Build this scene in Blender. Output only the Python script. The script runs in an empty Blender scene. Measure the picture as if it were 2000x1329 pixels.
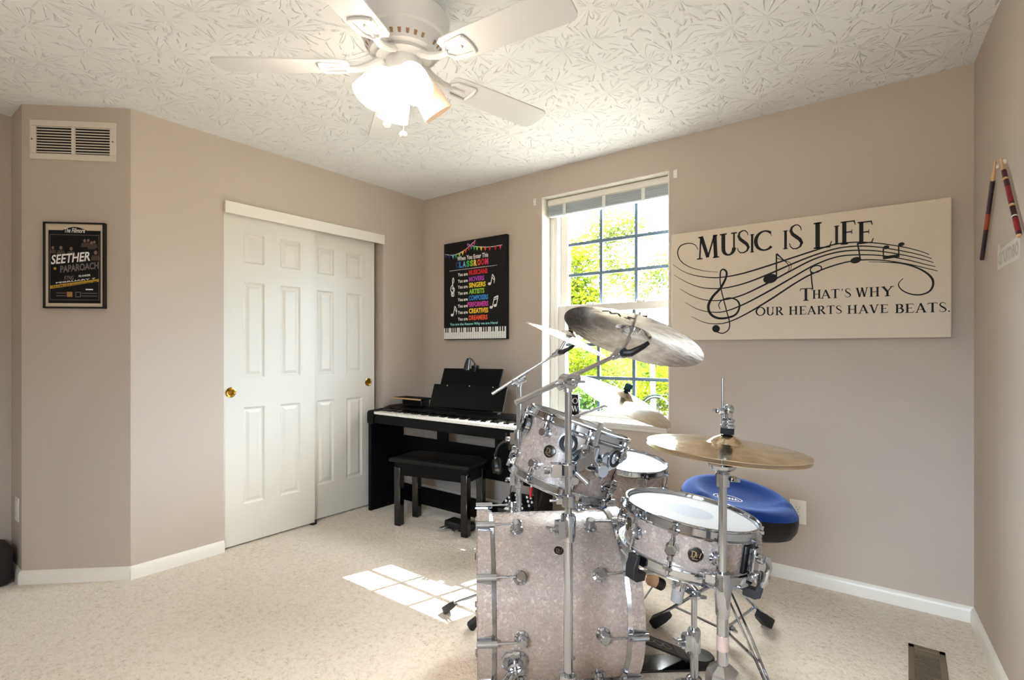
import bpy, bmesh, math, random
from math import sin, cos, pi, radians, sqrt, atan2
from mathutils import Vector, Matrix

# ------------------------------------------------------------------ scene, camera, world, sun
SC = bpy.context.scene
COL = SC.collection
V = Vector
FPX, HORIZON, EYE, YAW = 1017.3, 684.25, 1.1887, 0.6472      # focal length in px of a 2000x1329 frame
sY, cY = sin(YAW), cos(YAW)

cam = bpy.data.cameras.new('camera')
cam.sensor_width = 36.0
cam.lens = 36.0 * FPX / 2000.0
cam.shift_y = (HORIZON - 664.5) / 2000.0
cam.clip_start = 0.05
cam_o = bpy.data.objects.new('camera', cam)
COL.objects.link(cam_o)
cam_o.location = (0, 0, EYE)
cam_o.rotation_euler = (pi / 2, 0, YAW)
SC.camera = cam_o

world = bpy.data.worlds.new('sky')
SC.world = world
world.use_nodes = True
wn, wl = world.node_tree.nodes, world.node_tree.links
wn.clear()
w_out = wn.new('ShaderNodeOutputWorld')
w_bg = wn.new('ShaderNodeBackground')
w_tc = wn.new('ShaderNodeTexCoord')
w_sep = wn.new('ShaderNodeSeparateXYZ')
w_rmp = wn.new('ShaderNodeValToRGB')
w_rmp.color_ramp.elements[0].position = 0.0
w_rmp.color_ramp.elements[0].color = (0.07, 0.078, 0.085, 1)
w_rmp.color_ramp.elements[1].position = 0.50
_e = w_rmp.color_ramp.elements.new(0.24); _e.color = (0.085, 0.098, 0.11, 1)
w_rmp.color_ramp.elements[1].color = (0.60, 0.80, 1.0, 1)
wl.new(w_tc.outputs['Generated'], w_sep.inputs[0])
wl.new(w_sep.outputs['Z'], w_rmp.inputs[0])
wl.new(w_rmp.outputs[0], w_bg.inputs[0])
wl.new(w_bg.outputs[0], w_out.inputs[0])
w_bg.inputs[1].default_value = 38.0

sun = bpy.data.lights.new('sun', 'SUN')
sun.energy = 36.0
sun.angle = radians(0.15)
sun.color = (1.0, 0.96, 0.90)
sun_o = bpy.data.objects.new('sun', sun)
COL.objects.link(sun_o)
SUN = V((0.21, 0.73, 1.0)).normalized()                      # towards the sun
sun_o.rotation_euler = SUN.to_track_quat('Z', 'Y').to_euler()
sun_o.location = SUN * 20

portal = bpy.data.lights.new('window_daylight_portal', 'AREA')
portal.shape = 'RECTANGLE'
portal.size, portal.size_y = 0.95, 1.6
portal.cycles.is_portal = True
portal_o = bpy.data.objects.new('window_daylight_portal', portal)
COL.objects.link(portal_o)
portal_o.location = (-1.57, 3.26, 1.48)
portal_o.rotation_euler = (-pi / 2, 0, 0)                    # faces into the room

portal2 = bpy.data.lights.new('added_fill_window_portal', 'AREA')  # portal for the window added behind the camera as fill light
portal2.shape = 'RECTANGLE'
portal2.size, portal2.size_y = 0.92, 0.92
portal2.cycles.is_portal = True
portal2_o = bpy.data.objects.new('added_fill_window_portal', portal2)
COL.objects.link(portal2_o)
portal2_o.location = (-.10, -1.37, 1.5)
portal2_o.rotation_euler = (pi / 2, 0, 0)

vs = SC.view_settings
vs.view_transform = 'Standard'
vs.look = 'None'
vs.exposure = 0.76
vs.gamma = 1.0
vs.use_curve_mapping = False
SC.cycles.max_bounces = 10
SC.cycles.diffuse_bounces = 6
SC.cycles.transparent_max_bounces = 12
SC.cycles.caustics_reflective = False
SC.cycles.caustics_refractive = False
SC.cycles.sample_clamp_indirect = 6.0
SC.cycles.use_denoising = True

# ------------------------------------------------------------------ geometry helpers
def K(r, f, z):
    """kit frame: r metres right of and f metres ahead of the tripod, z up -> room coordinates"""
    return V((cY * r - sY * f, sY * r + cY * f, z))

def at(x, y, f):
    return K((x - 1000) / FPX * f, f, EYE - (y - HORIZON) / FPX * f)

def ray(x, y):
    u = (x - 1000) / FPX
    return V((-sY + cY * u, cY + sY * u, -(y - HORIZON) / FPX))

def on_y(x, y, Y):
    d = ray(x, y)
    return V((0, 0, EYE)) + d * (Y / d.y)

KX, KF, UP = V((cY, sY, 0)), V((-sY, cY, 0)), V((0, 0, 1))

def frame(o, z, xh=None):
    z = V(z).normalized()
    xh = V(xh) if xh is not None else (V((1, 0, 0)) if abs(z.x) < 0.9 else V((0, 1, 0)))
    y = z.cross(xh).normalized()
    x = y.cross(z).normalized()
    return Matrix(((x.x, y.x, z.x, o[0]), (x.y, y.y, z.y, o[1]), (x.z, y.z, z.z, o[2]), (0, 0, 0, 1)))

BASE = {}

class MB:
    def __init__(s):
        s.v, s.f, s.m = [], [], []
    def add(s, vs, fs, mi=0):
        n = len(s.v)
        s.v += [V(p) for p in vs]
        s.f += [tuple(i + n for i in f) for f in fs]
        s.m += [mi] * len(fs)
        return s
    def box(s, lo, hi, M=None, mi=0):
        a, b = V(lo), V(hi)
        p = [V((x, y, z)) for z in (a.z, b.z) for y in (a.y, b.y) for x in (a.x, b.x)]
        if M: p = [M @ q for q in p]
        return s.add(p, [(0, 2, 3, 1), (4, 5, 7, 6), (0, 1, 5, 4), (2, 6, 7, 3), (0, 4, 6, 2), (1, 3, 7, 5)], mi)
    def lathe(s, prof, M=None, seg=32, mi=0, close=False, a0=0, a1=2 * pi):
        M = M or Matrix.Identity(4)
        full = abs(a1 - a0 - 2 * pi) < 1e-6
        n = seg if full else seg + 1
        vs = []
        for r, z in prof:
            for i in range(n):
                a = a0 + (a1 - a0) * i / seg
                vs.append(M @ V((r * cos(a), r * sin(a), z)))
        fs = []
        k = len(prof)
        for j in range(k if close else k - 1):
            j2 = (j + 1) % k
            for i in range(seg):
                i2 = (i + 1) % n
                fs.append((j * n + i, j * n + i2, j2 * n + i2, j2 * n + i))
        if not full and close:
            fs.append(tuple(j * n for j in range(k)))
            fs.append(tuple(j * n + n - 1 for j in range(k - 1, -1, -1)))
        if not close and full:
            if prof[0][0] > 1e-5: fs.append(tuple(range(n - 1, -1, -1)))
            if prof[-1][0] > 1e-5: fs.append(tuple((k - 1) * n + i for i in range(n)))
        return s.add(vs, fs, mi)
    def cyl(s, a, b, r, r2=None, seg=16, mi=0):
        a, b = V(a), V(b)
        M = frame(a, b - a)
        return s.lathe([(r, 0), (r if r2 is None else r2, (b - a).length)], M, seg, mi)
    def disc(s, M, r, z=0, seg=40, mi=0):
        return s.add([M @ V((r * cos(2 * pi * i / seg), r * sin(2 * pi * i / seg), z)) for i in range(seg)], [tuple(range(seg))], mi)
    def tube(s, pts, r, seg=8, mi=0):
        pts = [V(p) for p in pts]
        n = len(pts)
        rs = r if isinstance(r, (list, tuple)) else [r] * n
        x = None
        vs = []
        for i, p in enumerate(pts):
            t = (pts[min(i + 1, n - 1)] - pts[max(i - 1, 0)]).normalized()
            if x is None:
                x = t.orthogonal().normalized()
            x = (x - t * x.dot(t)).normalized()
            y = t.cross(x)
            vs += [p + (x * cos(2 * pi * j / seg) + y * sin(2 * pi * j / seg)) * rs[i] for j in range(seg)]
        fs = [(i * seg + j, i * seg + (j + 1) % seg, (i + 1) * seg + (j + 1) % seg, (i + 1) * seg + j) for i in range(n - 1) for j in range(seg)]
        fs += [tuple(range(seg - 1, -1, -1)), tuple((n - 1) * seg + j for j in range(seg))]
        return s.add(vs, fs, mi)
    def ball(s, c, r, seg=14, mi=0, sc=(1, 1, 1), M=None):
        k = seg // 2
        T = (M or Matrix.Identity(4)) if M else Matrix.Translation(V(c))
        prof = [(r * sin(pi * i / k) * 1.0, -r * cos(pi * i / k)) for i in range(k + 1)]
        prof[0] = (0.00001, -r); prof[-1] = (0.00001, r)
        return s.lathe(prof, T @ Matrix.Diagonal((*sc, 1)), seg, mi)
    def prism(s, poly, M, z0, z1, mi=0):
        n = len(poly)
        vs = [M @ V((x, y, z0)) for x, y in poly] + [M @ V((x, y, z1)) for x, y in poly]
        fs = [tuple(range(n - 1, -1, -1)), tuple(range(n, 2 * n))] + [(i, (i + 1) % n, n + (i + 1) % n, n + i) for i in range(n)]
        return s.add(vs, fs, mi)
    def ribbon(s, pts, M, z=0, mi=0):
        """flat stroke: pts = (x, y, width) in the plane of M"""
        n = len(pts)
        vs = []
        for i in range(n):
            a, b = pts[max(i - 1, 0)], pts[min(i + 1, n - 1)]
            t = V((b[0] - a[0], b[1] - a[1]))
            t = t.normalized() if t.length > 1e-9 else V((1, 0))
            w = pts[i][2] / 2
            vs.append(M @ V((pts[i][0] - t.y * w, pts[i][1] + t.x * w, z)))
            vs.append(M @ V((pts[i][0] + t.y * w, pts[i][1] - t.x * w, z)))
        return s.add(vs, [(2 * i, 2 * i + 1, 2 * i + 3, 2 * i + 2) for i in range(n - 1)], mi)
    def build(s, name, mat, parent=None, loc=None, sharp=32, bevel=0, local=None):
        me = bpy.data.meshes.new(name)
        if local is not None:
            base = V((0, 0, 0))
        elif parent is not None:
            base = BASE[parent.name]
        elif loc is not None:
            base = V(loc)
        else:
            xs, ys, zs = zip(*s.v)
            base = V(((min(xs) + max(xs)) / 2, (min(ys) + max(ys)) / 2, min(zs)))
        me.from_pydata([p - base for p in s.v], [], s.f)
        for m in (mat if isinstance(mat, (list, tuple)) else [mat]):
            me.materials.append(m)
        me.polygons.foreach_set('material_index', s.m)
        bm = bmesh.new(); bm.from_mesh(me)
        bmesh.ops.recalc_face_normals(bm, faces=bm.faces)
        bm.to_mesh(me); bm.free()
        me.polygons.foreach_set('use_smooth', [True] * len(me.polygons))
        me.set_sharp_from_angle(angle=radians(sharp))
        me.update()
        o = bpy.data.objects.new(name, me)
        COL.objects.link(o)
        BASE[o.name] = base
        if local is not None:
            o.matrix_world = local
        elif parent is not None:
            o.parent = parent
        else:
            o.location = base
        if bevel:
            b = o.modifiers.new('bevel', 'BEVEL'); b.width = bevel; b.segments = 2; b.limit_method = 'ANGLE'
        return o

def tag(o, label, cat, group=None):
    o['label'] = label; o['category'] = cat
    if group: o['group'] = group
    return o

def thing(name, label, cat, loc, group=None):
    o = bpy.data.objects.new(name, None)
    o.empty_display_size = 0.05
    COL.objects.link(o)
    o.location = loc
    BASE[o.name] = V(loc)
    return tag(o, label, cat, group)

def struct(o):
    o['kind'] = 'structure'
    return o

def text_pts(body, off=0.0, shear=0.0):
    cu = bpy.data.curves.new('text', 'FONT')
    cu.body = body; cu.offset = off; cu.shear = shear; cu.resolution_u = 3
    ob = bpy.data.objects.new('text', cu)
    COL.objects.link(ob)
    dg = bpy.context.evaluated_depsgraph_get()
    me = bpy.data.meshes.new_from_object(ob.evaluated_get(dg))
    vs = [v.co.copy() for v in me.vertices]; fs = [tuple(p.vertices) for p in me.polygons]
    bpy.data.objects.remove(ob); bpy.data.curves.remove(cu); bpy.data.meshes.remove(me)
    return vs, fs

def text_fit(mb, body, M, x0, y0, x1, y1, z=0.0, mi=0, off=0.0, rise=0.0, shear=0.0):
    """lettering stretched to the box x0..x1, y0..y1 of the plane M"""
    vs, fs = text_pts(body, off, shear)
    ax, bx = min(v.x for v in vs), max(v.x for v in vs)
    ay, by = min(v.y for v in vs), max(v.y for v in vs)
    out = []
    for v in vs:
        t = (v.x - ax) / (bx - ax)
        out.append(M @ V((x0 + t * (x1 - x0), y0 + (v.y - ay) / (by - ay) * (y1 - y0) + rise * t, z)))
    mb.add(out, fs, mi)

# ------------------------------------------------------------------ materials
def lin(*c):
    return tuple(((x / 255 / 12.92) if x / 255 <= 0.04045 else ((x / 255 + 0.055) / 1.055) ** 2.4) for x in c)

def mat(name, rgb=(200, 200, 200), rough=0.5, metal=0.0, spec=0.5, coat=0.0, emit=None, estr=0.0, bump=None, sheen=0.0):
    m = bpy.data.materials.new(name)
    m.use_nodes = True
    b = m.node_tree.nodes['Principled BSDF']
    b.inputs['Base Color'].default_value = (*lin(*rgb), 1)
    b.inputs['Roughness'].default_value = rough
    b.inputs['Metallic'].default_value = metal
    b.inputs['Specular IOR Level'].default_value = spec
    b.inputs['Coat Weight'].default_value = coat
    b.inputs['Coat Roughness'].default_value = 0.05
    b.inputs['Sheen Weight'].default_value = sheen
    if emit:
        b.inputs['Emission Color'].default_value = (*emit, 1)
        b.inputs['Emission Strength'].default_value = estr
    if bump:
        sc, st, det = bump
        N = m.node_tree.nodes; L = m.node_tree.links
        tc = N.new('ShaderNodeTexCoord'); no = N.new('ShaderNodeTexNoise'); bp = N.new('ShaderNodeBump')
        no.inputs['Scale'].default_value = sc; no.inputs['Detail'].default_value = det
        bp.inputs['Strength'].default_value = st; bp.inputs['Distance'].default_value = 0.002
        L.new(tc.outputs['Object'], no.inputs['Vector']); L.new(no.outputs['Fac'], bp.inputs['Height'])
        L.new(bp.outputs[0], b.inputs['Normal'])
    return m

def nd(m, t, **kw):
    n = m.node_tree.nodes.new(t)
    for k, v in kw.items():
        if k in n.inputs: n.inputs[k].default_value = v
        else: setattr(n, k, v)
    return n

def lk(m, a, b):
    m.node_tree.links.new(a, b)

def math_n(m, op, a, b=None):
    n = nd(m, 'ShaderNodeMath', operation=op)
    for i, x in enumerate((a, b)):
        if x is None: continue
        if isinstance(x, (int, float)): n.inputs[i].default_value = x
        else: lk(m, x, n.inputs[i])
    return n.outputs[0]

wall_m = mat('greige_wall_paint', (186, 174, 163), 0.75, spec=0.25, bump=(260, 0.12, 3))
white_m = mat('white_trim_paint', (228, 224, 216), 0.35)
door_m = mat('white_door_paint', (213, 209, 200), 0.4)
chrome = mat('chrome', (182, 188, 197), 0.07, 1.0)
chrome_s = mat('satin_chrome', (190, 192, 196), 0.22, 1.0)
rubber = mat('black_rubber', (22, 22, 24), 0.6)
blackp = mat('black_plastic', (9, 9, 10), 0.35)
blackm = mat('black_matte', (6, 6, 6), 0.7, spec=.15)
gloss_black = mat('glossy_black_lacquer', (5, 5, 6), 0.14, coat=0.3)
piano_m = mat('satin_black_piano', (4, 4, 5), 0.45, spec=.15)
vinyl = mat('black_vinyl', (9, 9, 10), 0.42, spec=.35, bump=(300, 0.2, 2))
brass = mat('polished_brass', (206, 158, 62), 0.16, 1.0)
ivory = mat('white_key_plastic', (236, 232, 224), 0.25)
fan_m = mat('cream_white_enamel', (208, 209, 211), 0.4)
grille_dark = mat('dark_recess', (14, 11, 9), 0.9)
vent_m = mat('white_vent_enamel', (214, 205, 193), 0.45)
bronze_reg = mat('brown_metal', (104, 92, 76), 0.5)
wood_l = mat('light_wood', (206, 168, 122), 0.5)
wood_d = mat('brown_wood', (128, 88, 50), 0.45)
print_black = mat('black_print', (6, 6, 7), 0.55, spec=.3)
print_white = mat('white_print', (236, 236, 234), 0.55)
canvas_m = mat('cream_canvas', (216, 203, 186), 0.8, spec=0.2, bump=(900, 0.1, 1))
felt_m = mat('black_felt', (26, 28, 28), 0.95)
green_felt = mat('dark_green_felt', (28, 66, 58), 0.9)
grey_rub = mat('grey_rubber', (150, 148, 150), 0.6)
badge_m = mat('badge_black', (20, 16, 16), 0.25)
gold_edge = mat('gold_wire', (190, 178, 150), 0.2, 1.0)
red_m = mat('red_plastic', (186, 20, 28), 0.35)
blue_m = mat('blue_plastic', (28, 58, 150), 0.35)
blind_m = mat('grey_white_slat', (196, 204, 210), 0.5)
tape_m = mat('white_cord', (225, 228, 228), 0.7)

def carpet_mat():
    m = mat('cream_carpet', (214, 196, 174), 0.95, spec=0.1, sheen=0.3)
    b = m.node_tree.nodes['Principled BSDF']
    tc = nd(m, 'ShaderNodeTexCoord')
    n1 = nd(m, 'ShaderNodeTexNoise', Scale=55.0, Detail=6.0, Roughness=0.72)
    n2 = nd(m, 'ShaderNodeTexNoise', Scale=170.0, Detail=3.0)
    n3 = nd(m, 'ShaderNodeTexNoise', Scale=3.5, Detail=3.0)
    for n in (n1, n2, n3): lk(m, tc.outputs['Object'], n.inputs['Vector'])
    r = nd(m, 'ShaderNodeValToRGB')
    e = r.color_ramp.elements
    e[0].position = 0.30; e[0].color = (*lin(140, 116, 94), 1)
    e[1].position = 0.55; e[1].color = (*lin(240, 229, 214), 1)
    x = e.new(0.43); x.color = (*lin(226, 212, 193), 1)
    mix = math_n(m, 'ADD', math_n(m, 'MULTIPLY', n1.outputs['Fac'], 0.62), math_n(m, 'MULTIPLY', n2.outputs['Fac'], 0.28))
    mix = math_n(m, 'ADD', mix, math_n(m, 'MULTIPLY', n3.outputs['Fac'], 0.10))
    lk(m, mix, r.inputs[0]); lk(m, r.outputs[0], b.inputs['Base Color'])
    n4 = nd(m, 'ShaderNodeTexNoise', Scale=24.0, Detail=3.0, Distortion=0.6); lk(m, tc.outputs['Object'], n4.inputs['Vector'])
    bp = nd(m, 'ShaderNodeBump', Strength=0.85, Distance=0.022)
    lk(m, math_n(m, 'ADD', mix, math_n(m, 'MULTIPLY', n4.outputs['Fac'], 0.5)), bp.inputs['Height']); lk(m, bp.outputs[0], b.inputs['Normal'])
    return m

def ceiling_mat():
    m = mat('stomped_white_ceiling', (236, 238, 240), 0.85, spec=0.2)
    b = m.node_tree.nodes['Principled BSDF']
    tc = nd(m, 'ShaderNodeTexCoord')
    def crow(scale, off):
        mp = nd(m, 'ShaderNodeMapping'); mp.inputs['Location'].default_value = (off, off * 1.7, 0)
        lk(m, tc.outputs['Object'], mp.inputs['Vector'])
        vo = nd(m, 'ShaderNodeTexVoronoi', voronoi_dimensions='2D', Scale=scale, Randomness=0.9)
        lk(m, mp.outputs[0], vo.inputs['Vector'])
        sub = nd(m, 'ShaderNodeVectorMath', operation='SUBTRACT')
        lk(m, mp.outputs[0], sub.inputs[0]); lk(m, vo.outputs['Position'], sub.inputs[1])
        sp = nd(m, 'ShaderNodeSeparateXYZ'); lk(m, sub.outputs[0], sp.inputs[0])
        ang = math_n(m, 'ARCTAN2', sp.outputs[1], sp.outputs[0])
        rad = vo.outputs['Distance']
        cb = nd(m, 'ShaderNodeCombineXYZ')
        lk(m, math_n(m, 'MULTIPLY', ang, 3.4), cb.inputs[0])
        lk(m, math_n(m, 'MULTIPLY', rad, 1.2), cb.inputs[1])
        sp2 = nd(m, 'ShaderNodeSeparateXYZ'); lk(m, vo.outputs['Position'], sp2.inputs[0])
        lk(m, math_n(m, 'MULTIPLY', math_n(m, 'ADD', sp2.outputs[0], sp2.outputs[1]), 37.0), cb.inputs[2])
        no = nd(m, 'ShaderNodeTexNoise', Scale=1.0, Detail=0.0)
        lk(m, cb.outputs[0], no.inputs['Vector'])
        a = math_n(m, 'ABSOLUTE', math_n(m, 'SUBTRACT', no.outputs['Fac'], 0.5))
        mr = nd(m, 'ShaderNodeMapRange'); mr.inputs[1].default_value = 0.0; mr.inputs[2].default_value = 0.05
        mr.inputs[3].default_value = 1.0; mr.inputs[4].default_value = 0.0
        lk(m, a, mr.inputs[0])
        return mr.outputs[0]
    n2 = nd(m, 'ShaderNodeTexNoise', Scale=30.0, Detail=4.0)
    lk(m, tc.outputs['Object'], n2.inputs['Vector'])
    gate = nd(m, 'ShaderNodeMapRange'); lk(m, n2.outputs['Fac'], gate.inputs[0])
    gate.inputs[1].default_value = 0.42; gate.inputs[2].default_value = 0.58
    h = crow(5.4, 0.0)
    h = math_n(m, 'MULTIPLY', h, gate.outputs[0])
    bp = nd(m, 'ShaderNodeBump', Strength=0.66, Distance=0.012)
    lk(m, h, bp.inputs['Height']); lk(m, bp.outputs[0], b.inputs['Normal'])
    return m

def pearl_mat():
    m = mat('white_marine_pearl', (210, 200, 195), 0.25, spec=0.5, coat=0.35)
    b = m.node_tree.nodes['Principled BSDF']
    tc = nd(m, 'ShaderNodeTexCoord')
    nz = nd(m, 'ShaderNodeTexNoise', Scale=60.0, Detail=2.0)
    lk(m, tc.outputs['Object'], nz.inputs['Vector'])
    add = nd(m, 'ShaderNodeMix', data_type='VECTOR'); add.inputs[0].default_value = 0.035
    lk(m, tc.outputs['Object'], add.inputs[4]); lk(m, nz.outputs['Color'], add.inputs[5])
    vo = nd(m, 'ShaderNodeTexVoronoi', Scale=150.0); lk(m, add.outputs[1], vo.inputs['Vector'])
    n2 = nd(m, 'ShaderNodeTexNoise', Scale=70.0, Detail=4.0, Distortion=1.5); lk(m, tc.outputs['Object'], n2.inputs['Vector'])
    sp = nd(m, 'ShaderNodeSeparateColor'); lk(m, vo.outputs['Color'], sp.inputs[0])
    f = math_n(m, 'ADD', math_n(m, 'MULTIPLY', sp.outputs[0], 0.5), math_n(m, 'MULTIPLY', n2.outputs['Fac'], 0.5))
    r = nd(m, 'ShaderNodeValToRGB'); e = r.color_ramp.elements
    e[0].position = 0.15; e[0].color = (*lin(152, 138, 131), 1)
    e[1].position = 0.82; e[1].color = (*lin(196, 181, 172), 1)
    x = e.new(0.60); x.color = (*lin(160, 146, 139), 1)
    lk(m, f, r.inputs[0]); lk(m, r.outputs[0], b.inputs['Base Color'])
    mr = nd(m, 'ShaderNodeMapRange'); mr.inputs[3].default_value = 0.16; mr.inputs[4].default_value = 0.5
    lk(m, sp.outputs[1], mr.inputs[0]); lk(m, mr.outputs[0], b.inputs['Roughness'])
    b.inputs['Metallic'].default_value = 0.08
    return m

def cymbal_mat(name, rgb, rough, dark):
    m = mat(name, rgb, rough, 1.0)
    b = m.node_tree.nodes['Principled BSDF']
    tc = nd(m, 'ShaderNodeTexCoord')
    sp = nd(m, 'ShaderNodeSeparateXYZ'); lk(m, tc.outputs['Object'], sp.inputs[0])
    r = math_n(m, 'SQRT', math_n(m, 'ADD', math_n(m, 'MULTIPLY', sp.outputs[0], sp.outputs[0]), math_n(m, 'MULTIPLY', sp.outputs[1], sp.outputs[1])))
    cb = nd(m, 'ShaderNodeCombineXYZ'); lk(m, math_n(m, 'MULTIPLY', r, 420.0), cb.inputs[0])
    n1 = nd(m, 'ShaderNodeTexNoise', Scale=1.0, Detail=2.0); lk(m, cb.outputs[0], n1.inputs['Vector'])
    n2 = nd(m, 'ShaderNodeTexNoise', Scale=26.0, Detail=4.0); lk(m, tc.outputs['Object'], n2.inputs['Vector'])
    bp = nd(m, 'ShaderNodeBump', Strength=0.25, Distance=0.0006); lk(m, n1.outputs['Fac'], bp.inputs['Height'])
    bp2 = nd(m, 'ShaderNodeBump', Strength=0.25, Distance=0.004); lk(m, n2.outputs['Fac'], bp2.inputs['Height']); lk(m, bp.outputs[0], bp2.inputs['Normal'])
    lk(m, bp2.outputs[0], b.inputs['Normal'])
    rp = nd(m, 'ShaderNodeValToRGB'); e = rp.color_ramp.elements
    e[0].position = 0.3; e[0].color = (*lin(*dark), 1)
    e[1].position = 0.65; e[1].color = (*lin(*rgb), 1)
    lk(m, n2.outputs['Fac'], rp.inputs[0]); lk(m, rp.outputs[0], b.inputs['Base Color'])
    return m

def glass_mat():
    m = bpy.data.materials.new('window_glass'); m.use_nodes = True
    N = m.node_tree.nodes; N.clear()
    o = N.new('ShaderNodeOutputMaterial'); mx = N.new('ShaderNodeMixShader'); t = N.new('ShaderNodeBsdfTransparent'); g = N.new('ShaderNodeBsdfGlossy')
    g.inputs['Roughness'].default_value = 0.02
    t.inputs[0].default_value = (0.97, 0.985, 0.98, 1)
    mx.inputs[0].default_value = 0.05
    lk(m, t.outputs[0], mx.inputs[1]); lk(m, g.outputs[0], mx.inputs[2]); lk(m, mx.outputs[0], o.inputs[0])
    return m

def leaf_mat(name, a, b_):
    m = bpy.data.materials.new(name); m.use_nodes = True
    N = m.node_tree.nodes; N.clear()
    o = N.new('ShaderNodeOutputMaterial'); mx = N.new('ShaderNodeMixShader'); d = N.new('ShaderNodeBsdfDiffuse'); t = N.new('ShaderNodeBsdfTranslucent')
    tc = nd(m, 'ShaderNodeTexCoord'); no = nd(m, 'ShaderNodeTexNoise', Scale=2.2, Detail=6.0); r = nd(m, 'ShaderNodeValToRGB')
    e = r.color_ramp.elements
    e[0].position = 0.36; e[0].color = (*lin(*a), 1); e[1].position = 0.62; e[1].color = (*lin(*b_), 1)
    lk(m, tc.outputs['Object'], no.inputs['Vector']); lk(m, no.outputs['Fac'], r.inputs[0])
    lk(m, r.outputs[0], d.inputs[0]); lk(m, r.outputs[0], t.inputs[0])
    mx.inputs[0].default_value = 0.35
    lk(m, d.outputs[0], mx.inputs[1]); lk(m, t.outputs[0], mx.inputs[2]); lk(m, mx.outputs[0], o.inputs[0])
    return m

carpet_m, ceil_m, pearl, glass_m = carpet_mat(), ceiling_mat(), pearl_mat(), glass_mat()
hat_m = cymbal_mat('bronze_hi_hat', (240, 226, 196), 0.16, (214, 188, 146))
crash_m = cymbal_mat('silvery_bronze', (236, 232, 228), 0.18, (186, 178, 172))
ride_m = cymbal_mat('pale_bronze_ride', (226, 216, 194), 0.24, (196, 182, 158))
head_m = mat('coated_white_drumhead', (232, 233, 234), 0.45, spec=0.4)
clear_head_m = mat('glossy_white_drumhead', (226, 228, 230), 0.12, spec=0.6, coat=0.3)
dot_m = mat('grey_centre_dot', (206, 212, 220), 0.45)

# ------------------------------------------------------------------ room
XC, YW, H = -3.2048, 3.0247, 2.44                            # closet wall, window wall, ceiling
XR, RA = 0.2376, 0.0697                                      # right-hand corner and that wall's angle
A = V((XC, 0.9618, 0)); D = V((-3.5839, 0.6087, 0)); XL = -3.823
WX0, WX1, WZ0, WZ1 = -2.026, -1.118, 0.705, 2.253            # window opening
YB = -1.25                                                   # wall behind the tripod

struct(MB().box((-4.1, -1.5, -0.12), (0.9, 3.3, 0)).build('floor', carpet_m))
struct(MB().box((-4.1, -1.5, H), (0.9, 3.3, H + 0.12)).build('ceiling', ceil_m))

w = MB()
w.box((XC - 0.8, YW, 0), (WX0, YW + 0.22, H)).box((WX1, YW, 0), (0.75, YW + 0.22, H))
w.box((WX0, YW, 0), (WX1, YW + 0.22, WZ0)).box((WX0, YW, WZ1), (WX1, YW + 0.22, H))
struct(w.build('wall_back', wall_m))
DY0, DY1, DZ = 1.424, 2.596, 2.06
w = MB()
w.box((XC - 0.12, A.y, 0), (XC, DY0, H)).box((XC - 0.12, DY1, 0), (XC, YW, H)).box((XC - 0.12, DY0, DZ), (XC, DY1, H))
struct(w.build('wall_left', wall_m))
w = MB().box((XC - 0.75, 1.3, 0), (XC - 0.70, YW, H)).box((XC - 0.75, 1.25, 0), (XC - 0.12, 1.30, H))
struct(w.build('wall_closet', wall_m))
dd = (A - D).normalized()
MC = Matrix(((dd.x, 0, dd.y, D.x), (dd.y, 0, -dd.x, D.y), (0, 1, 0, 0), (0, 0, 0, 1)))   # x along the angled wall, y up, z out into the room
CL = (A - D).length
struct(MB().box((0, 0, -0.1), (CL, H, 0), MC).build('wall_angled', wall_m))
struct(MB().box((XL, D.y, 0), (D.x, D.y + 0.1, H)).build('wall_alcove', wall_m))
struct(MB().box((XL - 0.1, YB, 0), (XL, D.y + 0.1, H)).build('wall_far_left', wall_m))
w = MB()
w.box((XL - 0.1, YB - 0.1, 0), (-.55, YB, H)).box((.35, YB - 0.1, 0), (0.8, YB, H)).box((-.55, YB - 0.1, 0), (.35, YB, 1.05)).box((-.55, YB - 0.1, 1.95), (.35, YB, H))
struct(w.build('wall_front', wall_m))
w = MB()
w.box((-.55, YB - .08, 1.05), (-.51, YB + .01, 1.95)).box((.31, YB - .08, 1.05), (.35, YB + .01, 1.95)).box((-.51, YB - .08, 1.05), (.31, YB + .01, 1.09)).box((-.51, YB - .08, 1.91), (.31, YB + .01, 1.95)).box((-.51, YB - .06, 1.49), (.31, YB - .03, 1.52))
struct(w.build('added_fill_window', white_m))  # unseen window, added behind the camera to let in fill daylight
MR = Matrix(((sin(RA), 0, -cos(RA), XR), (-cos(RA), 0, -sin(RA), YW), (0, 1, 0, 0), (0, 0, 0, 1)))  # x towards the tripod, y up, z into the room
struct(MB().box((-0.2, 0, -0.12), (4.35, H, 0), MR).build('wall_right', wall_m))

def baseboard(name, M, x0, x1):
    prof = [(0, 0), (0.014, 0), (0.014, 0.048), (0.010, 0.058), (0.004, 0.066), (0, 0.068)]
    vs, n = [], len(prof)
    for x in (x0, x1):
        vs += [M @ V((x, y, z)) for z, y in prof]
    fs = [(i, (i + 1) % n, n + (i + 1) % n, n + i) for i in range(n)] + [tuple(range(n)), tuple(range(2 * n - 1, n - 1, -1))]
    struct(MB().add(vs, fs).build(name, white_m, sharp=50))
MBK = Matrix(((1, 0, 0, 0), (0, 0, -1, YW), (0, 1, 0, 0), (0, 0, 0, 1)))
MLF = Matrix(((0, 0, 1, XC), (1, 0, 0, 0), (0, 1, 0, 0), (0, 0, 0, 1)))
baseboard('baseboard_back', MBK, XC, XR)
baseboard('baseboard_left', MLF, A.y - 0.004, DY0)
baseboard('baseboard_left_inner', MLF, DY1, YW)
baseboard('baseboard_angled', MC, -0.004, CL + 0.004)
baseboard('baseboard_right', MR, 0, 4.2)
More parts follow.
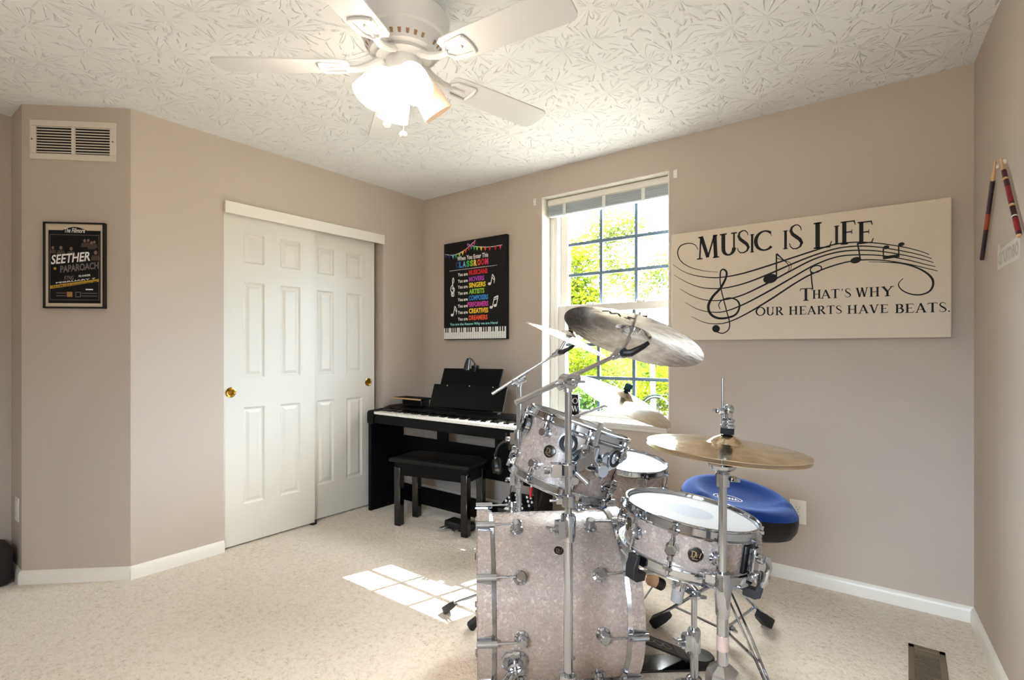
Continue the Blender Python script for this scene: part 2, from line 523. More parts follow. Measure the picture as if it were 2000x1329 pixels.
baseboard('baseboard_alcove', Matrix(((1, 0, 0, 0), (0, 0, -1, D.y), (0, 1, 0, 0), (0, 0, 0, 1))), XL, D.x)

# closet header board and the two sliding doors
h = MB().box((XC, DY0, 2.0), (XC + 0.022, DY1, 2.07))
struct(h.build('trim_1', white_m, bevel=0.002))
def closet_door(name, xf, y0, width, ph, pulls):
    y1 = y0 + width
    ys = [(y0 + .119, y0 + .250), (y0 + .354, y0 + .493)]
    zs = [(0.245, 0.838), (1.020, 1.607), (1.722, 1.906)]
    m = MB()
    cy = sorted({y0, y1, *[v for p in ys for v in p]}); cz = sorted({0.012, 2.03, *[v for p in zs for v in p]})
    inside = lambda y, z: any(a < y < b for a, b in ys) and any(a < z < b for a, b in zs)
    for i in range(len(cy) - 1):
        for j in range(len(cz) - 1):
            if not inside((cy[i] + cy[i + 1]) / 2, (cz[j] + cz[j + 1]) / 2):
                m.add([(xf, cy[i], cz[j]), (xf, cy[i + 1], cz[j]), (xf, cy[i + 1], cz[j + 1]), (xf, cy[i], cz[j + 1])], [(0, 1, 2, 3)])
    for a, b in ys:
        for c, d in zs:
            rings = [(0, 0), (0.004, -0.004), (0.012, -0.009), (0.018, -0.009), (0.036, -0.002)]
            vs = []
            for ins, dep in rings:
                vs += [(xf + dep, a + ins, c + ins), (xf + dep, b - ins, c + ins), (xf + dep, b - ins, d - ins), (xf + dep, a + ins, d - ins)]
            fs = [(4 * k + i, 4 * k + (i + 1) % 4, 4 * k + 4 + (i + 1) % 4, 4 * k + 4 + i) for k in range(len(rings) - 1) for i in range(4)]
            n = 4 * (len(rings) - 1)
            m.add(vs, fs + [(n, n + 1, n + 2, n + 3)])
    xb = xf - 0.034
    o = [(xf, y0, .012), (xf, y1, .012), (xf, y1, 2.03), (xf, y0, 2.03)]; p = [(xb, y, z) for _, y, z in o]
    m.add(o + p, [(4, 5, 6, 7)] + [(i, (i + 1) % 4, 4 + (i + 1) % 4, 4 + i) for i in range(4)])
    bm_o = struct(m.build(name, door_m, sharp=18))
    q = MB()
    Mh = frame((xf, *ph), (1, 0, 0))
    q.lathe([(0.029, 0.0005), (0.030, 0.003), (0.026, 0.004), (0.0235, 0.002), (0.020, 0.0012), (0.0001, 0.0012)], Mh, 28)
    hd = q.build('finger_pull', brass, bm_o)
    hd['label'] = 'round brass finger pull'
    return bm_o
closet_door('door_1', XC - 0.018, DY0 + 0.004, 0.60, (1.471, 0.935), 1)
closet_door('door_2', XC - 0.062, 1.957, 0.605, (2.505, 0.945), 1)
g = MB().box((XC - 0.06, 2.0, 0), (XC - 0.004, 2.03, 0.012)).box((XC - 0.016, 2.026, 0), (XC - 0.004, 2.034, 0.03))
tag(g.build('door_guide', blackp), 'small black floor guide where the two white closet doors overlap', 'door guide')

# window
win = thing('window_1', '', '', (WX0, YW + 0.1, WZ0)); del win['label']; del win['category']; win['kind'] = 'structure'
m = MB()                                                      # white returns lining the opening
m.box((WX0, YW - 0.001, WZ0), (WX0 + 0.006, YW + 0.2, WZ1)).box((WX1 - 0.006, YW - 0.001, WZ0), (WX1, YW + 0.2, WZ1))
m.box((WX0, YW - 0.001, WZ1 - 0.006), (WX1, YW + 0.2, WZ1))
m.build('window_lining', white_m, win)
GX0, GX1 = -1.904, -1.143
m = MB()                                                      # vinyl frame
YG = YW + 0.13
m.box((WX0 + .006, YG - 0.03, WZ0), (WX0 + .066, YG + 0.06, WZ1)).box((GX1 + 0.004, YG - 0.03, WZ0), (WX1 - .006, YG + 0.06, WZ1))
m.box((WX0 + .006, YG - 0.03, WZ1 - 0.09), (WX1 - .006, YG + 0.06, WZ1 - .006)).box((WX0 + .006, YG - 0.03, WZ0), (WX1 - .006, YG + 0.06, 0.742))
m.box((WX0 + .030, YG - 0.036, WZ0), (WX0 + .040, YG - 0.028, WZ1 - .01))
m.build('window_frame', white_m, win, bevel=0.003)
muntin_m = mat('blue_grey_grille_bar', (92, 110, 126), 0.5)
def sash(z0, z1, y, rail_b, rail_t):
    m = MB()
    m.box((WX0 + .066, y - .018, z0), (GX0, y + .018, z1)).box((GX1, y - .018, z0), (GX1 + 0.02, y + .018, z1))
    m.box((GX0, y - .018, z0), (GX1, y + .018, z0 + rail_b)).box((GX0, y - .018, z1 - rail_t), (GX1, y + .018, z1))
    s = m.build('sash', white_m, win, bevel=0.003)
    a, b = z0 + rail_b, z1 - rail_t
    g = MB()
    for k in (1, 2):
        x = GX0 + (GX1 - GX0) * k / 3; zz = a + (b - a) * k / 3
        g.box((x - .0105, y - .006, a), (x + .0105, y + .006, b)).box((GX0, y - .0062, zz - .0105), (GX1, y + .0062, zz + .0105))
    g.build('grille_bars', muntin_m, s)
    MB().box((GX0 - .002, y + .007, a - .002), (GX1 + .002, y + .011, b + .002)).build('pane', glass_m, s)
    return s
sash(1.455, WZ1 - 0.085, YG + 0.036, 0.045, 0.02)
low = sash(0.742, 1.50, YG, 0.036, 0.05)
m = MB()
for x in (-1.70, -1.34):
    m.box((x - .03, YG - .03, 1.495), (x + .03, YG + .012, 1.512)).box((x - .012, YG - .042, 1.498), (x + .012, YG - .028, 1.508))
m.build('sash_lock', white_m, low, bevel=0.003)
m = MB().box((WX0 + .006, YW - 0.022, 0.712), (WX1 - .006, YG - 0.03, 0.732))
m.box((WX0 + .006, YW - 0.012, 0.69), (WX1 - .006, YW - 0.0005, 0.712))
m.build('window_sill', white_m, win, bevel=0.004)

bl = thing('window_blind', 'raised grey-white slatted blind bunched under its headrail at the top of the window', 'blind', (-1.565, YW + .07, 2.12))
MB().box((-2.008, YW + .052, 2.196), (-1.128, YW + .092, 2.243)).box((-2.008, YW + .046, 2.20), (-1.128, YW + .052, 2.236)).build('headrail', white_m, bl, bevel=0.003)
m = MB()
for i in range(16):
    z = 2.136 + i * 0.0037
    dx = 0.0025 * sin(i * 2.4)
    m.box((-2.002 + dx, YW + .050 + dx, z), (-1.134 + dx, YW + .094 + dx, z + .0022))
m.build('slats', blind_m, bl)
MB().box((-2.002, YW + .050, 2.122), (-1.134, YW + .094, 2.134)).build('bottom_rail', blind_m, bl, bevel=.003)
for x in (-1.87, -1.57, -1.30):
    MB().box((x - .012, YW + .045, 2.118), (x + .012, YW + .0475, 2.197)).build('ladder_tape', tape_m, bl)

def bracket(x, z, lab):
    t = MB().box((x - .011, YW - .004, z - .024), (x + .011, YW - .0002, z + .024))
    o = t.build('curtain_bracket_plate', white_m, bevel=.002)
    tag(o, lab, 'bracket', 'curtain bracket plates')
    for k in (-.012, .012): MB().cyl((x, YW - .0045, z + k), (x, YW - .0038, z + k), .003, seg=10).build('screw', chrome_s, o)
bracket(-2.083, 2.232, 'small white curtain bracket plate on the wall left of the window top')
bracket(-1.081, 2.226, 'small white curtain bracket plate on the wall right of the window top')

# return air grille on the angled wall
v = thing('return_air_vent', 'white louvred return air vent high on the angled wall above the framed poster', 'air vent', MC @ V((.246, 2.262, 0)))
x0, x1, z0, z1 = .042, .451, 2.161, 2.362
m = MB()
m.box((x0, z0, 0), (x1, z0 + .031, .008), MC).box((x0, z1 - .031, 0), (x1, z1, .008), MC)
m.box((x0, z0 + .031, 0), (x0 + .03, z1 - .031, .008), MC).box((x1 - .03, z0 + .031, 0), (x1, z1 - .031, .008), MC)
m.box((.238, z0 + .031, 0), (.256, z1 - .031, .008), MC)
m.build('vent_frame', vent_m, v, bevel=.002)
MB().box((x0 + .02, z0 + .02, .0003), (x1 - .02, z1 - .02, .001), MC).build('dark_backing', grille_dark, v)
m = MB()
for a, b in ((x0 + .03, .238), (.256, x1 - .03)):
    for i in range(10):
        z = z0 + .036 + i * .0142
        m.add([MC @ V(p) for p in ((a, z, .007), (b, z, .007), (b, z + .007, .002), (a, z + .007, .002))], [(0, 1, 2, 3)])
        m.box((a, z - .001, .0055), (b, z + .002, .0075), MC)
m.build('louvres', vent_m, v)
for x in (x0 + .012, x1 - .014): MB().cyl(MC @ V((x, 2.262, .008)), MC @ V((x, 2.262, .010)), .004, seg=10).build('screw', bronze_reg, v)

# framed concert poster on the angled wall
p = thing('framed_poster', 'small black-framed concert poster on the angled wall under the air vent', 'poster', MC @ V((.26, 1.402, 0)))
a, b, c, d = .115, .404, 1.402, 1.840
m = MB()
for q in (((a, c, 0), (b, c + .008, .022)), ((a, d - .008, 0), (b, d, .022)), ((a, c, 0), (a + .008, d, .022)), ((b - .008, c, 0), (b, d, .022))): m.box(*q, MC)
m.build('frame', blackp, p)
MB().box((a + .006, c + .006, .0005), (b - .006, d - .006, .014), MC).build('mat_board', mat('cream_mat_board', (200, 186, 164), 0.7), p)
m = MB()
A2, B2, C2, D2 = a + .022, b - .022, c + .026, d - .040
yel = mat('yellow_print', (178, 142, 40), 0.6); tan = mat('tan_print', (150, 110, 60), 0.6); grey = mat('grey_print', (112, 104, 100), 0.6)
dim = mat('dim_portrait_print', (70, 58, 52), 0.7); skin = mat('portrait_print', (124, 98, 84), 0.7)
m.box((A2, C2, .014), (B2, D2, .0146), MC)
m.prism([(A2 + .065 + i * .0145, D2 + .018 * sin(pi * i / 8)) for i in range(9)], MC, .014, .0146)
m.box((A2 + .006, C2 + .016, .0146), (B2 - .006, C2 + .018, .0149), MC, 2).box((A2 + .006, D2 - .024, .0146), (B2 - .006, D2 - .022, .0149), MC, 2)
for x in (A2 + .006, B2 - .0075): m.box((x, C2 + .016, .0146), (x + .0015, D2 - .022, .0149), MC, 2)
i = 0
while C2 + i * .006 < D2:
    for x in (A2 - .0025, B2 + .0005): m.box((x, C2 + i * .006, .014), (x + .002, C2 + i * .006 + .003, .0146), MC)
    i += 1
heads = [(A2 + .02, D2 - .09, .008), (A2 + .058, D2 - .09, .010), (A2 + .106, D2 - .094, .010), (A2 + .17, D2 - .052, .009), (A2 + .187, D2 - .05, .008), (A2 + .203, D2 - .062, .009), (A2 + .216, D2 - .058, .008), (A2 + .222, D2 - .112, .011)]
for x, y, r in heads:
    m.prism([(x - 2.2 * r, y - 3.6 * r), (x + 2.2 * r, y - 3.6 * r), (x + 1.5 * r, y - 1.3 * r), (x - 1.5 * r, y - 1.3 * r)], MC, .0146, .0147, 5)
    m.prism([(x + r * .75 * cos(t * pi / 7), y + r * sin(t * pi / 7)) for t in range(14)], MC, .0147, .0148, 6)
text_fit(m, 'The Fillmore', MC, A2 + .075, D2 - .012, A2 + .172, D2 + .012, .0149, 1, off=.01, shear=.25)
text_fit(m, 'SEETHER', MC, A2 + .012, D2 - .176, A2 + .196, D2 - .128, .0151, 1, off=.02, rise=.022, shear=.15)
text_fit(m, 'PAPAROACH', MC, A2 + .055, D2 - .218, A2 + .236, D2 - .182, .0151, 3, off=.03, rise=.024)
m.cyl(MC @ V((A2 + .03, D2 - .196, .0147)), MC @ V((A2 + .03, D2 - .196, .0149)), .007, seg=14, mi=4)
text_fit(m, 'KYNG', MC, A2 + .075, D2 - .252, A2 + .118, D2 - .232, .0151, 3, off=.02)
text_fit(m, 'ISLANDER', MC, A2 + .142, D2 - .238, A2 + .198, D2 - .228, .0151, 1, off=.02, rise=.006)
m.add([MC @ V((*q, .0149)) for q in ((A2 + .006, C2 + .072), (B2 - .006, C2 + .112), (B2 - .006, C2 + .126), (A2 + .006, C2 + .088))], [(0, 1, 2, 3)], 4 - 0)
text_fit(m, 'FEBRUARY 7', MC, A2 + .035, C2 + .099, A2 + .222, C2 + .106, .0152, 1, off=.02, rise=.026)
text_fit(m, 'FILLMORE AUDITORIUM', MC, A2 + .02, C2 + .078, A2 + .226, C2 + .086, .0152, 0, off=.01, rise=.030)
m.box((A2 + .086, C2 + .032, .0147), (A2 + .112, C2 + .058, .0149), MC, 7).box((A2 + .126, C2 + .032, .0147), (A2 + .152, C2 + .058, .0148), MC, 3)
m.box((A2 + .129, C2 + .035, .0148), (A2 + .149, C2 + .055, .0149), MC, 0)
for y in (.050, .036): m.box((A2 + .036, C2 + y, .0147), (A2 + .082, C2 + y + .003, .0149), MC, 3).box((A2 + .156, C2 + y, .0147), (A2 + .23, C2 + y + .003, .0149), MC, 3)
m.box((A2 + .175, C2 + .068, .0147), (A2 + .21, C2 + .074, .0149), MC, 1)
m.build('printed_sheet', [print_black, print_white, grey, grey, yel, dim, skin, tan], p)

# ------------------------------------------------------------------ serif stroke lettering
def ell(cx, cy, rx, ry, a0, a1, thick, thin, n=18):
    out = []
    for i in range(n + 1):
        a = radians(a0 + (a1 - a0) * i / n)
        out.append((cx + rx * cos(a), cy + ry * sin(a), thin + (thick - thin) * abs(cos(a)) ** 1.5))
    return out
TK, TN, SF = 0.17, 0.075, 0.06
def serif(x, y, w=0.30): return [(x - w / 2, y, SF), (x + w / 2, y, SF)]
def stem(x, a=0.0, b=1.0, t=TK): return [(x, a, t), (x, b, t)]
def fit_w(strokes, w): return strokes, w
def glyph(c):
    lo, hi = SF / 2, 1 - SF / 2
    if c == 'I': return [stem(.17), serif(.17, lo), serif(.17, hi)], .34
    if c == 'L': return [stem(.18), serif(.18, hi), [(.03, lo, SF), (.66, lo, SF)], [(.62, lo, SF), (.70, .24, .03)]], .72
    if c in 'FE':
        s = [stem(.18), [(.03, hi, SF), (.60, hi, SF)], [(.57, hi, SF), (.62, .80, .03)], [(.18, .52, SF), (.48, .52, SF)], [(.48, .42, .03), (.48, .62, .03)]]
        if c == 'F': return s + [serif(.18, lo)], .64
        return s + [[(.03, lo, SF), (.62, lo, SF)], [(.59, lo, SF), (.66, .22, .03)]], .67
    if c == 'T': return [stem(.36), serif(.36, lo), [(.04, hi, SF), (.68, hi, SF)], [(.05, hi, SF), (.02, .80, .03)], [(.67, hi, SF), (.70, .80, .03)]], .72
    if c == 'H': return [stem(.18), stem(.66), [(.18, .51, SF), (.66, .51, SF)], serif(.18, lo), serif(.18, hi), serif(.66, lo), serif(.66, hi)], .84
    if c == 'M': return [[(.14, 0, TN), (.20, 1, TN)], [(.21, 1, TK), (.52, .06, TK * .9)], [(.52, .06, TN), (.82, 1, TN)], [(.88, 0, TK), (.83, 1, TK)], serif(.14, lo, .26), serif(.89, lo, .28), serif(.16, hi, .16), serif(.87, hi, .16)], 1.03
    if c == 'U': return [[(.17, 1, TK), (.17, .32, TK)], ell(.40, .32, .23, .30, 180, 360, TK, TN), [(.63, .32, TN), (.63, 1, TN)], serif(.17, hi), serif(.63, hi, .24)], .78
    if c == 'S':
        pts = [(.50, .74, .03), (.48, .86, .04), (.38, .965, .05), (.26, .97, .06), (.14, .90, .09), (.10, .76, .12), (.17, .62, .14), (.31, .50, .15), (.45, .38, .14), (.52, .24, .12), (.46, .10, .08), (.32, .03, .06), (.18, .04, .05), (.08, .14, .04), (.05, .27, .03)]
        return [pts], .58
    if c == 'C': return [ell(.45, .5, .38, .475, 48, 318, TK, TN, 24), [(.70, .86, .04), (.73, .68, .02)]], .80
    if c == 'A': return [[(.10, 0, TN), (.38, 1, TN)], [(.37, 1, TK), (.68, 0, TK)], [(.20, .34, SF), (.56, .34, SF)], serif(.10, lo, .22), serif(.68, lo, .26)], .80
    if c == 'W': return [[(.10, 1, TK), (.32, 0, TK)], [(.32, 0, TN), (.52, 1, TN)], [(.50, 1, TK), (.72, 0, TK)], [(.72, 0, TN), (.92, 1, TN)], serif(.10, hi, .24), serif(.92, hi, .2), serif(.50, hi, .2)], 1.04
    if c == 'V': return [[(.12, 1, TK), (.38, 0, TK)], [(.38, 0, TN), (.64, 1, TN)], serif(.12, hi, .26), serif(.64, hi, .22)], .76
    if c == 'Y': return [[(.10, 1, TK), (.36, .46, TK)], [(.36, .46, TN), (.62, 1, TN)], stem(.36, 0, .5), serif(.36, lo), serif(.10, hi, .24), serif(.62, hi, .22)], .74
    if c == 'O': return [ell(.44, .5, .38, .475, 0, 360, TK, TN, 30)], .88
    if c == 'R': return [stem(.18), serif(.18, lo), serif(.13, hi, .2), [(.18, hi, SF), (.36, hi, SF)], ell(.34, .74, .22, .24, 90, -90, TK, TN, 14), [(.18, .50, SF), (.36, .50, SF)], [(.36, .50, TK * .8), (.68, .01, TK)], serif(.70, lo, .16)], .78
    if c == 'B': return [stem(.18), [(.04, hi, SF), (.36, hi, SF)], [(.04, lo, SF), (.38, lo, SF)], [(.18, .53, SF), (.38, .53, SF)], ell(.34, .755, .19, .225, 90, -90, TK, TN, 14), ell(.36, .275, .23, .255, 90, -90, TK, TN, 14)], .66
    if c == '.': return [ell(.1, .07, .035, .035, 0, 360, .07, .07, 12)], .2
    if c == "'": return [[(.1, 1, .10), (.06, .70, .03)]], .18
    return [], .4
def letter(mb, c, M, x0, x1, y0, y1, z=0, mi=0):
    st, w = glyph(c)
    sx, sy = (x1 - x0) / w, (y1 - y0)
    for s in st:
        P = [(x0 + x * sx, y0 + y * sy) for x, y, _ in s]
        k = min(sx, sy)
        mb.ribbon([(a, b, t[2] * (k * .6 + sx * .4)) for (a, b), t in zip(P, s)], M, z, mi)

# music canvas on the window wall
cx0, cx1, cz0, cz1 = -1.092, 0.161, 1.245, 1.864
YC = YW - 0.032
cv = thing('music_canvas', 'wide cream canvas with black music lettering and a swirling staff, right of the window', 'wall art', (-.465, YW, 1.245))
MB().box((cx0, YC, cz0), (cx1, YW - .0005, cz1)).build('canvas_panel', canvas_m, cv, bevel=.003)
MW = Matrix(((1, 0, 0, 0), (0, 0, -1, YC), (0, 1, 0, 0), (0, 0, 0, 1)))     # x right, y up, z off the canvas
def cpt(x, y):
    q = on_y(1290 + x / 3.3333, 370 + y / 3.3333, YC)
    return q.x, q.z
def cw(px): return px / 3.3333 / FPX * 2.75
Z = .0008
def cletters(s, boxes, m):
    for c, (a, t, b, u) in zip(s, boxes):
        xm = (a + b) / 2
        letter(m, c, MW, cpt(a, t)[0], cpt(b, t)[0], cpt(xm, u)[1], cpt(xm, t)[1], Z)
m = MB(); cletters('MUSIC', [(236, 303, 382, 452), (384, 285, 502, 430), (494, 265, 582, 418), (582, 292, 612, 412), (610, 270, 733, 400)], m); m.build('lettering', print_black, cv)
m = MB(); cletters('IS', [(797, 268, 832, 390), (832, 228, 930, 392)], m); m.build('lettering', print_black, cv)
m = MB(); cletters('LIFE', [(992, 212, 1118, 384), (1128, 237, 1166, 358), (1168, 206, 1272, 358), (1278, 208, 1388, 354)], m); m.build('lettering', print_black, cv)
m = MB(); cletters("THAT'S", [(906, 645, 988, 726), (988, 655, 1046, 712), (1044, 655, 1110, 711), (1110, 650, 1166, 709), (1176, 648, 1190, 706), (1198, 645, 1242, 704)], m); m.build('lettering', print_black, cv)
m = MB(); cletters('WHY', [(1272, 640, 1354, 701), (1358, 637, 1428, 699), (1438, 633, 1520, 696)], m); m.build('lettering', print_black, cv)
def line(s, a, b, t0, t1, u0, u1):
    m = MB()
    ws = [glyph(c)[1] for c in s]
    k = (b - a) / (sum(ws) + .06 * (len(s) - 1)); x = a
    for c, w in zip(s, ws):
        f = (x - a) / (b - a)
        cletters(c, [(x, t0 + (t1 - t0) * f, x + w * k, u0 + (u1 - u0) * f)], m)
        x += (w + .06) * k
    m.build('lettering', print_black, cv)
line('OUR', 620, 802, 768, 765, 823, 818)
line('HEARTS', 834, 1182, 762, 756, 817, 809)
line('HAVE', 1214, 1484, 755, 748, 810, 804)
line('BEATS.', 1524, 1888, 748, 732, 806, 798)

def smooth(pts, n=6):
    out = []
    P = [pts[0]] + list(pts) + [pts[-1]]
    for i in range(1, len(P) - 2):
        p0, p1, p2, p3 = P[i - 1], P[i], P[i + 1], P[i + 2]
        for k in range(n):
            t = k / n
            out.append(tuple(.5 * (2 * p1[j] + (p2[j] - p0[j]) * t + (2 * p0[j] - 5 * p1[j] + 4 * p2[j] - p3[j]) * t * t + (3 * p1[j] - p0[j] - 3 * p2[j] + p3[j]) * t ** 3) for j in range(len(p1))))
    out.append(tuple(pts[-1]))
    return out
def cstroke(mb, pts, w0, w1, w2, z):
    S = smooth(pts); n = len(S) - 1
    rib = []
    for i, q in enumerate(S):
        t = i / n
        wd = w0 + (w1 - w0) * min(1, t * 2.6) if t < .385 else w1 + (w2 - w1) * (t - .385) / .615
        rib.append((*cpt(q[0], q[1]), cw(wd) * 1.25))
    mb.ribbon(rib, MW, z)
m = MB()
staff = [[(80, 490), (160, 540), (260, 568), (380, 575), (520, 552), (680, 505), (840, 452), (1000, 400), (1130, 360), (1260, 345), (1400, 350), (1560, 372), (1680, 400), (1750, 425)],
         [(88, 558), (180, 610), (280, 642), (400, 645), (540, 615), (700, 555), (860, 485), (1000, 430), (1150, 385), (1290, 370), (1430, 378), (1590, 405), (1700, 430), (1765, 452)],
         [(125, 648), (210, 695), (300, 722), (400, 722), (530, 690), (690, 615), (850, 530), (1000, 455), (1150, 410), (1290, 397), (1440, 405), (1600, 432), (1720, 460), (1778, 478)],
         [(162, 737), (240, 780), (330, 800), (420, 795), (540, 750), (690, 672), (850, 580), (1000, 495), (1150, 440), (1290, 427), (1440, 432), (1600, 458), (1720, 488), (1790, 503)],
         [(200, 828), (280, 865), (360, 877), (450, 862), (570, 805), (720, 715), (880, 610), (1000, 545), (1150, 490), (1290, 462), (1440, 462), (1600, 485), (1720, 512), (1805, 532)]]
for i, s in enumerate(staff): cstroke(m, s, 2, 9, 3, .0006 + i * .00003)
cstroke(m, [(245, 395), (225, 362), (180, 352), (130, 370), (112, 415), (135, 470), (200, 510), (290, 532), (375, 540)], 3, 7, 2, .0005)
cstroke(m, [(1355, 472), (1460, 475), (1580, 485), (1690, 520), (1760, 570), (1775, 620), (1750, 665), (1690, 687), (1620, 680), (1565, 650), (1550, 615), (1580, 580)], 2, 9, 3, .0005)
m.build('staff_lines', print_black, cv)
m = MB()
cstroke(m, [(388, 545), (393, 640), (430, 790), (450, 870), (442, 915), (405, 938), (365, 928)], 6, 6, 6, .0009)
cstroke(m, [(390, 575), (392, 535), (410, 522), (430, 540), (425, 580), (390, 645), (340, 700), (312, 760), (325, 810), (370, 838), (430, 838), (490, 815), (515, 765), (500, 725), (455, 708), (405, 720), (380, 750), (388, 782)], 6, 15, 4, .0010)
def cdot(mb, x, y, rx, ry, tilt, z, hollow=0):
    t = radians(tilt)
    P = [cpt(x + rx * cos(a) * cos(t) - ry * sin(a) * sin(t), y - rx * cos(a) * sin(t) - ry * sin(a) * cos(t)) for a in [2 * pi * i / 24 for i in range(24)]]
    if hollow: mb.ribbon([(*q, cw(hollow)) for q in P + P[:1]], MW, z)
    else: mb.add([MW @ V((*q, z)) for q in P], [tuple(range(24))])
cdot(m, 362, 908, 25, 24, 0, .0010)
m.build('treble_clef', print_black, cv)
def cnote(parts):
    n = MB()
    for f in parts: f(n)
    n.build('music_note', print_black, cv)
cnote([lambda n: cdot(n, 715, 582, 47, 30, 14, .0011), lambda n: cstroke(n, [(755, 575), (755, 500), (755, 420)], 7, 7, 7, .0011), lambda n: cstroke(n, [(756, 420), (790, 450), (830, 488), (838, 515), (826, 542)], 9, 4, 2, .0012), lambda n: cstroke(n, [(757, 448), (800, 462), (845, 480), (852, 505), (842, 530)], 4, 3, 2, .0012)])
cnote([lambda n: cdot(n, 1012, 520, 38, 22, 16, .0011, 7), lambda n: cstroke(n, [(980, 535), (985, 600), (992, 652)], 6, 6, 6, .0011)])
cnote([lambda n: cdot(n, 1272, 462, 36, 20, 14, .0011), lambda n: cstroke(n, [(1300, 452), (1292, 400), (1282, 350)], 6, 6, 6, .0011)])
cnote([lambda n: cdot(n, 1469, 378, 21, 12, 12, .0011), lambda n: cdot(n, 1568, 358, 21, 12, 12, .0011), lambda n: cstroke(n, [(1451, 385), (1451, 420), (1452, 455)], 5, 5, 5, .0011), lambda n: cstroke(n, [(1550, 365), (1551, 400), (1552, 440)], 5, 5, 5, .0011), lambda n: cstroke(n, [(1450, 447), (1500, 440), (1554, 432)], 14, 14, 14, .0012)])

# classroom poster canvas
px0, px1, pz0, pz1 = -2.942, -2.312, 1.270, 2.034
YP = YW - 0.034
cp = thing('classroom_poster', 'black classroom poster canvas with rainbow words and a printed keyboard, above the piano', 'poster', (-2.63, YW, 1.27))
MB().box((px0, YP, pz0), (px1, YW - .0005, pz1)).build('canvas_panel', print_black, cp, bevel=.002)
MP = Matrix(((px1 - px0, 0, 0, px0), (0, 0, -1, YP), (0, pz0 - pz1, 0, pz1), (0, 0, 0, 1)))   # u, v from the top left corner
COLS = dict(w=(236, 236, 234), red=(206, 24, 40), pur=(160, 60, 170), yel=(232, 208, 40), lim=(150, 200, 60), blu=(50, 130, 205), mag=(200, 60, 160), gold=(240, 200, 40), org=(225, 80, 40), aqua=(140, 210, 205), grn=(60, 170, 80), nav=(30, 50, 120), sky=(110, 180, 225), pink=(225, 50, 110))
keys = list(COLS); pm = [mat('print_' + k, COLS[k], 0.6) for k in keys]
I = {k: i for i, k in enumerate(keys)}
m = MB()
def pt(s, u0, u1, vt, vb, col, off=.03, z=.0008): text_fit(m, s, MP, u0, vb, u1, vt, z, I[col], off)
pt('When You Enter This', .23, .73, .150, .195, 'w', .02)
word = 'CLASSROOM'
cc = ['nav', 'blu', 'sky', 'grn', 'lim', 'gold', 'org', 'red', 'pink']
for i, c in enumerate(word): pt(c, .205 + i * .0595, .205 + i * .0595 + .050, .205, .268, cc[i], .05)
for i in range(44): m.box((.10 + i * .0175, .284, .0004), (.109 + i * .0175, .291, .0007), MP, I['w'])
rows = [('MUSICIANS', 'red', .332), ('MOVERS', 'pur', .398), ('SINGERS', 'yel', .459), ('ARTISTS', 'lim', .522), ('COMPOSERS', 'blu', .587), ('PERFORMERS', 'mag', .652), ('CREATIVES', 'gold', .717), ('DREAMERS', 'org', .785)]
ends = [.72, .67, .69, .67, .73, .73, .73, .72]
for (wd, col, vv), e in zip(rows, ends):
    pt('You are', .24, .405, vv - .012, vv + .022, 'w', .03)
    pt(wd, .425 if wd != 'PERFORMERS' else .40, e, vv - .028, vv + .022, col, .04)
pt('You are the Reason Why we are Here!', .105, .875, .828, .862, 'aqua', .03)
m.build('printed_lettering', pm, cp)
m = MB()
m.add([MP @ V(q) for q in ((0.004, .878, .0005), (.996, .878, .0005), (.996, .992, .0005), (.004, .992, .0005))], [(0, 1, 2, 3)], 0)
for i in range(1, 28): m.box((i / 28 - .0012, .878, .0006), (i / 28 + .0012, .992, .0007), MP, 1)
for i in range(28):
    if i % 7 in (0, 1, 3, 4, 5): m.box(((i + 1) / 28 - .0095, .876, .0007), ((i + 1) / 28 + .0095, .925, .0011), MP, 1)
m.build('printed_keyboard', [print_white, print_black], cp)
m = MB()
def flagline(pts, cols):
    S = smooth(pts, 12)
    m.ribbon([(a, b, .006) for a, b in S], MP, .0006, I['w'])
    for k, col in enumerate(cols):
        j = int((k + .5) / len(cols) * (len(S) - 1)); u, vv = S[j]
        m.add([MP @ V(q) for q in ((u - .020, vv, .0008), (u + .020, vv, .0008), (u + .002, vv + .042, .0008))], [(0, 1, 2)], I[col])
flagline([(.02, .108), (.16, .128), (.30, .11), (.42, .068), (.53, .012)], ['nav', 'nav', 'sky', 'grn', 'lim', 'gold', 'org', 'red', 'pink', 'mag'])
flagline([(.40, .035), (.50, .068), (.62, .088), (.78, .102), (.94, .100)], ['pur', 'sky', 'grn', 'lim', 'gold', 'org', 'red', 'red', 'pink'])
m.build('printed_bunting', pm, cp)
m = MB()
def ps(pts, w, n=6):
    m.ribbon([(a, b, w) for a, b in smooth(pts, n)], MP, .0007)
def pdot(u, vv, ru, rv): m.add([MP @ V((u + ru * cos(2 * pi * i / 16), vv + rv * sin(2 * pi * i / 16), .0007)) for i in range(16)], [tuple(range(16))])
ps([(.145, .52), (.135, .545), (.165, .55), (.175, .53), (.15, .41), (.16, .365), (.175, .39), (.15, .43), (.12, .47), (.13, .505), (.17, .507), (.185, .48), (.16, .462), (.145, .48)], .012)
pdot(.145, .525, .02, .016)
m.build('printed_clef', print_white, cp); m = MB()
def pnote(u, vv, flag=True):
    pdot(u, vv, .024, .014); ps([(u + .02, vv), (u + .045, vv - .09)], .01, 1)
    if flag: ps([(u + .045, vv - .09), (u + .075, vv - .05), (u + .07, vv - .01)], .012); ps([(u + .04, vv - .06), (u + .07, vv - .03), (u + .068, vv)], .008)
pnote(.75, .46); m.build('printed_note', print_white, cp); m = MB()
pnote(.145, .745); m.build('printed_note', print_white, cp); m = MB()
pnote(.775, .69, False); pnote(.835, .675, False)
ps([(.82, .60), (.88, .585)], .016, 1); ps([(.815, .622), (.875, .607)], .008, 1)
m.build('printed_note', print_white, cp)

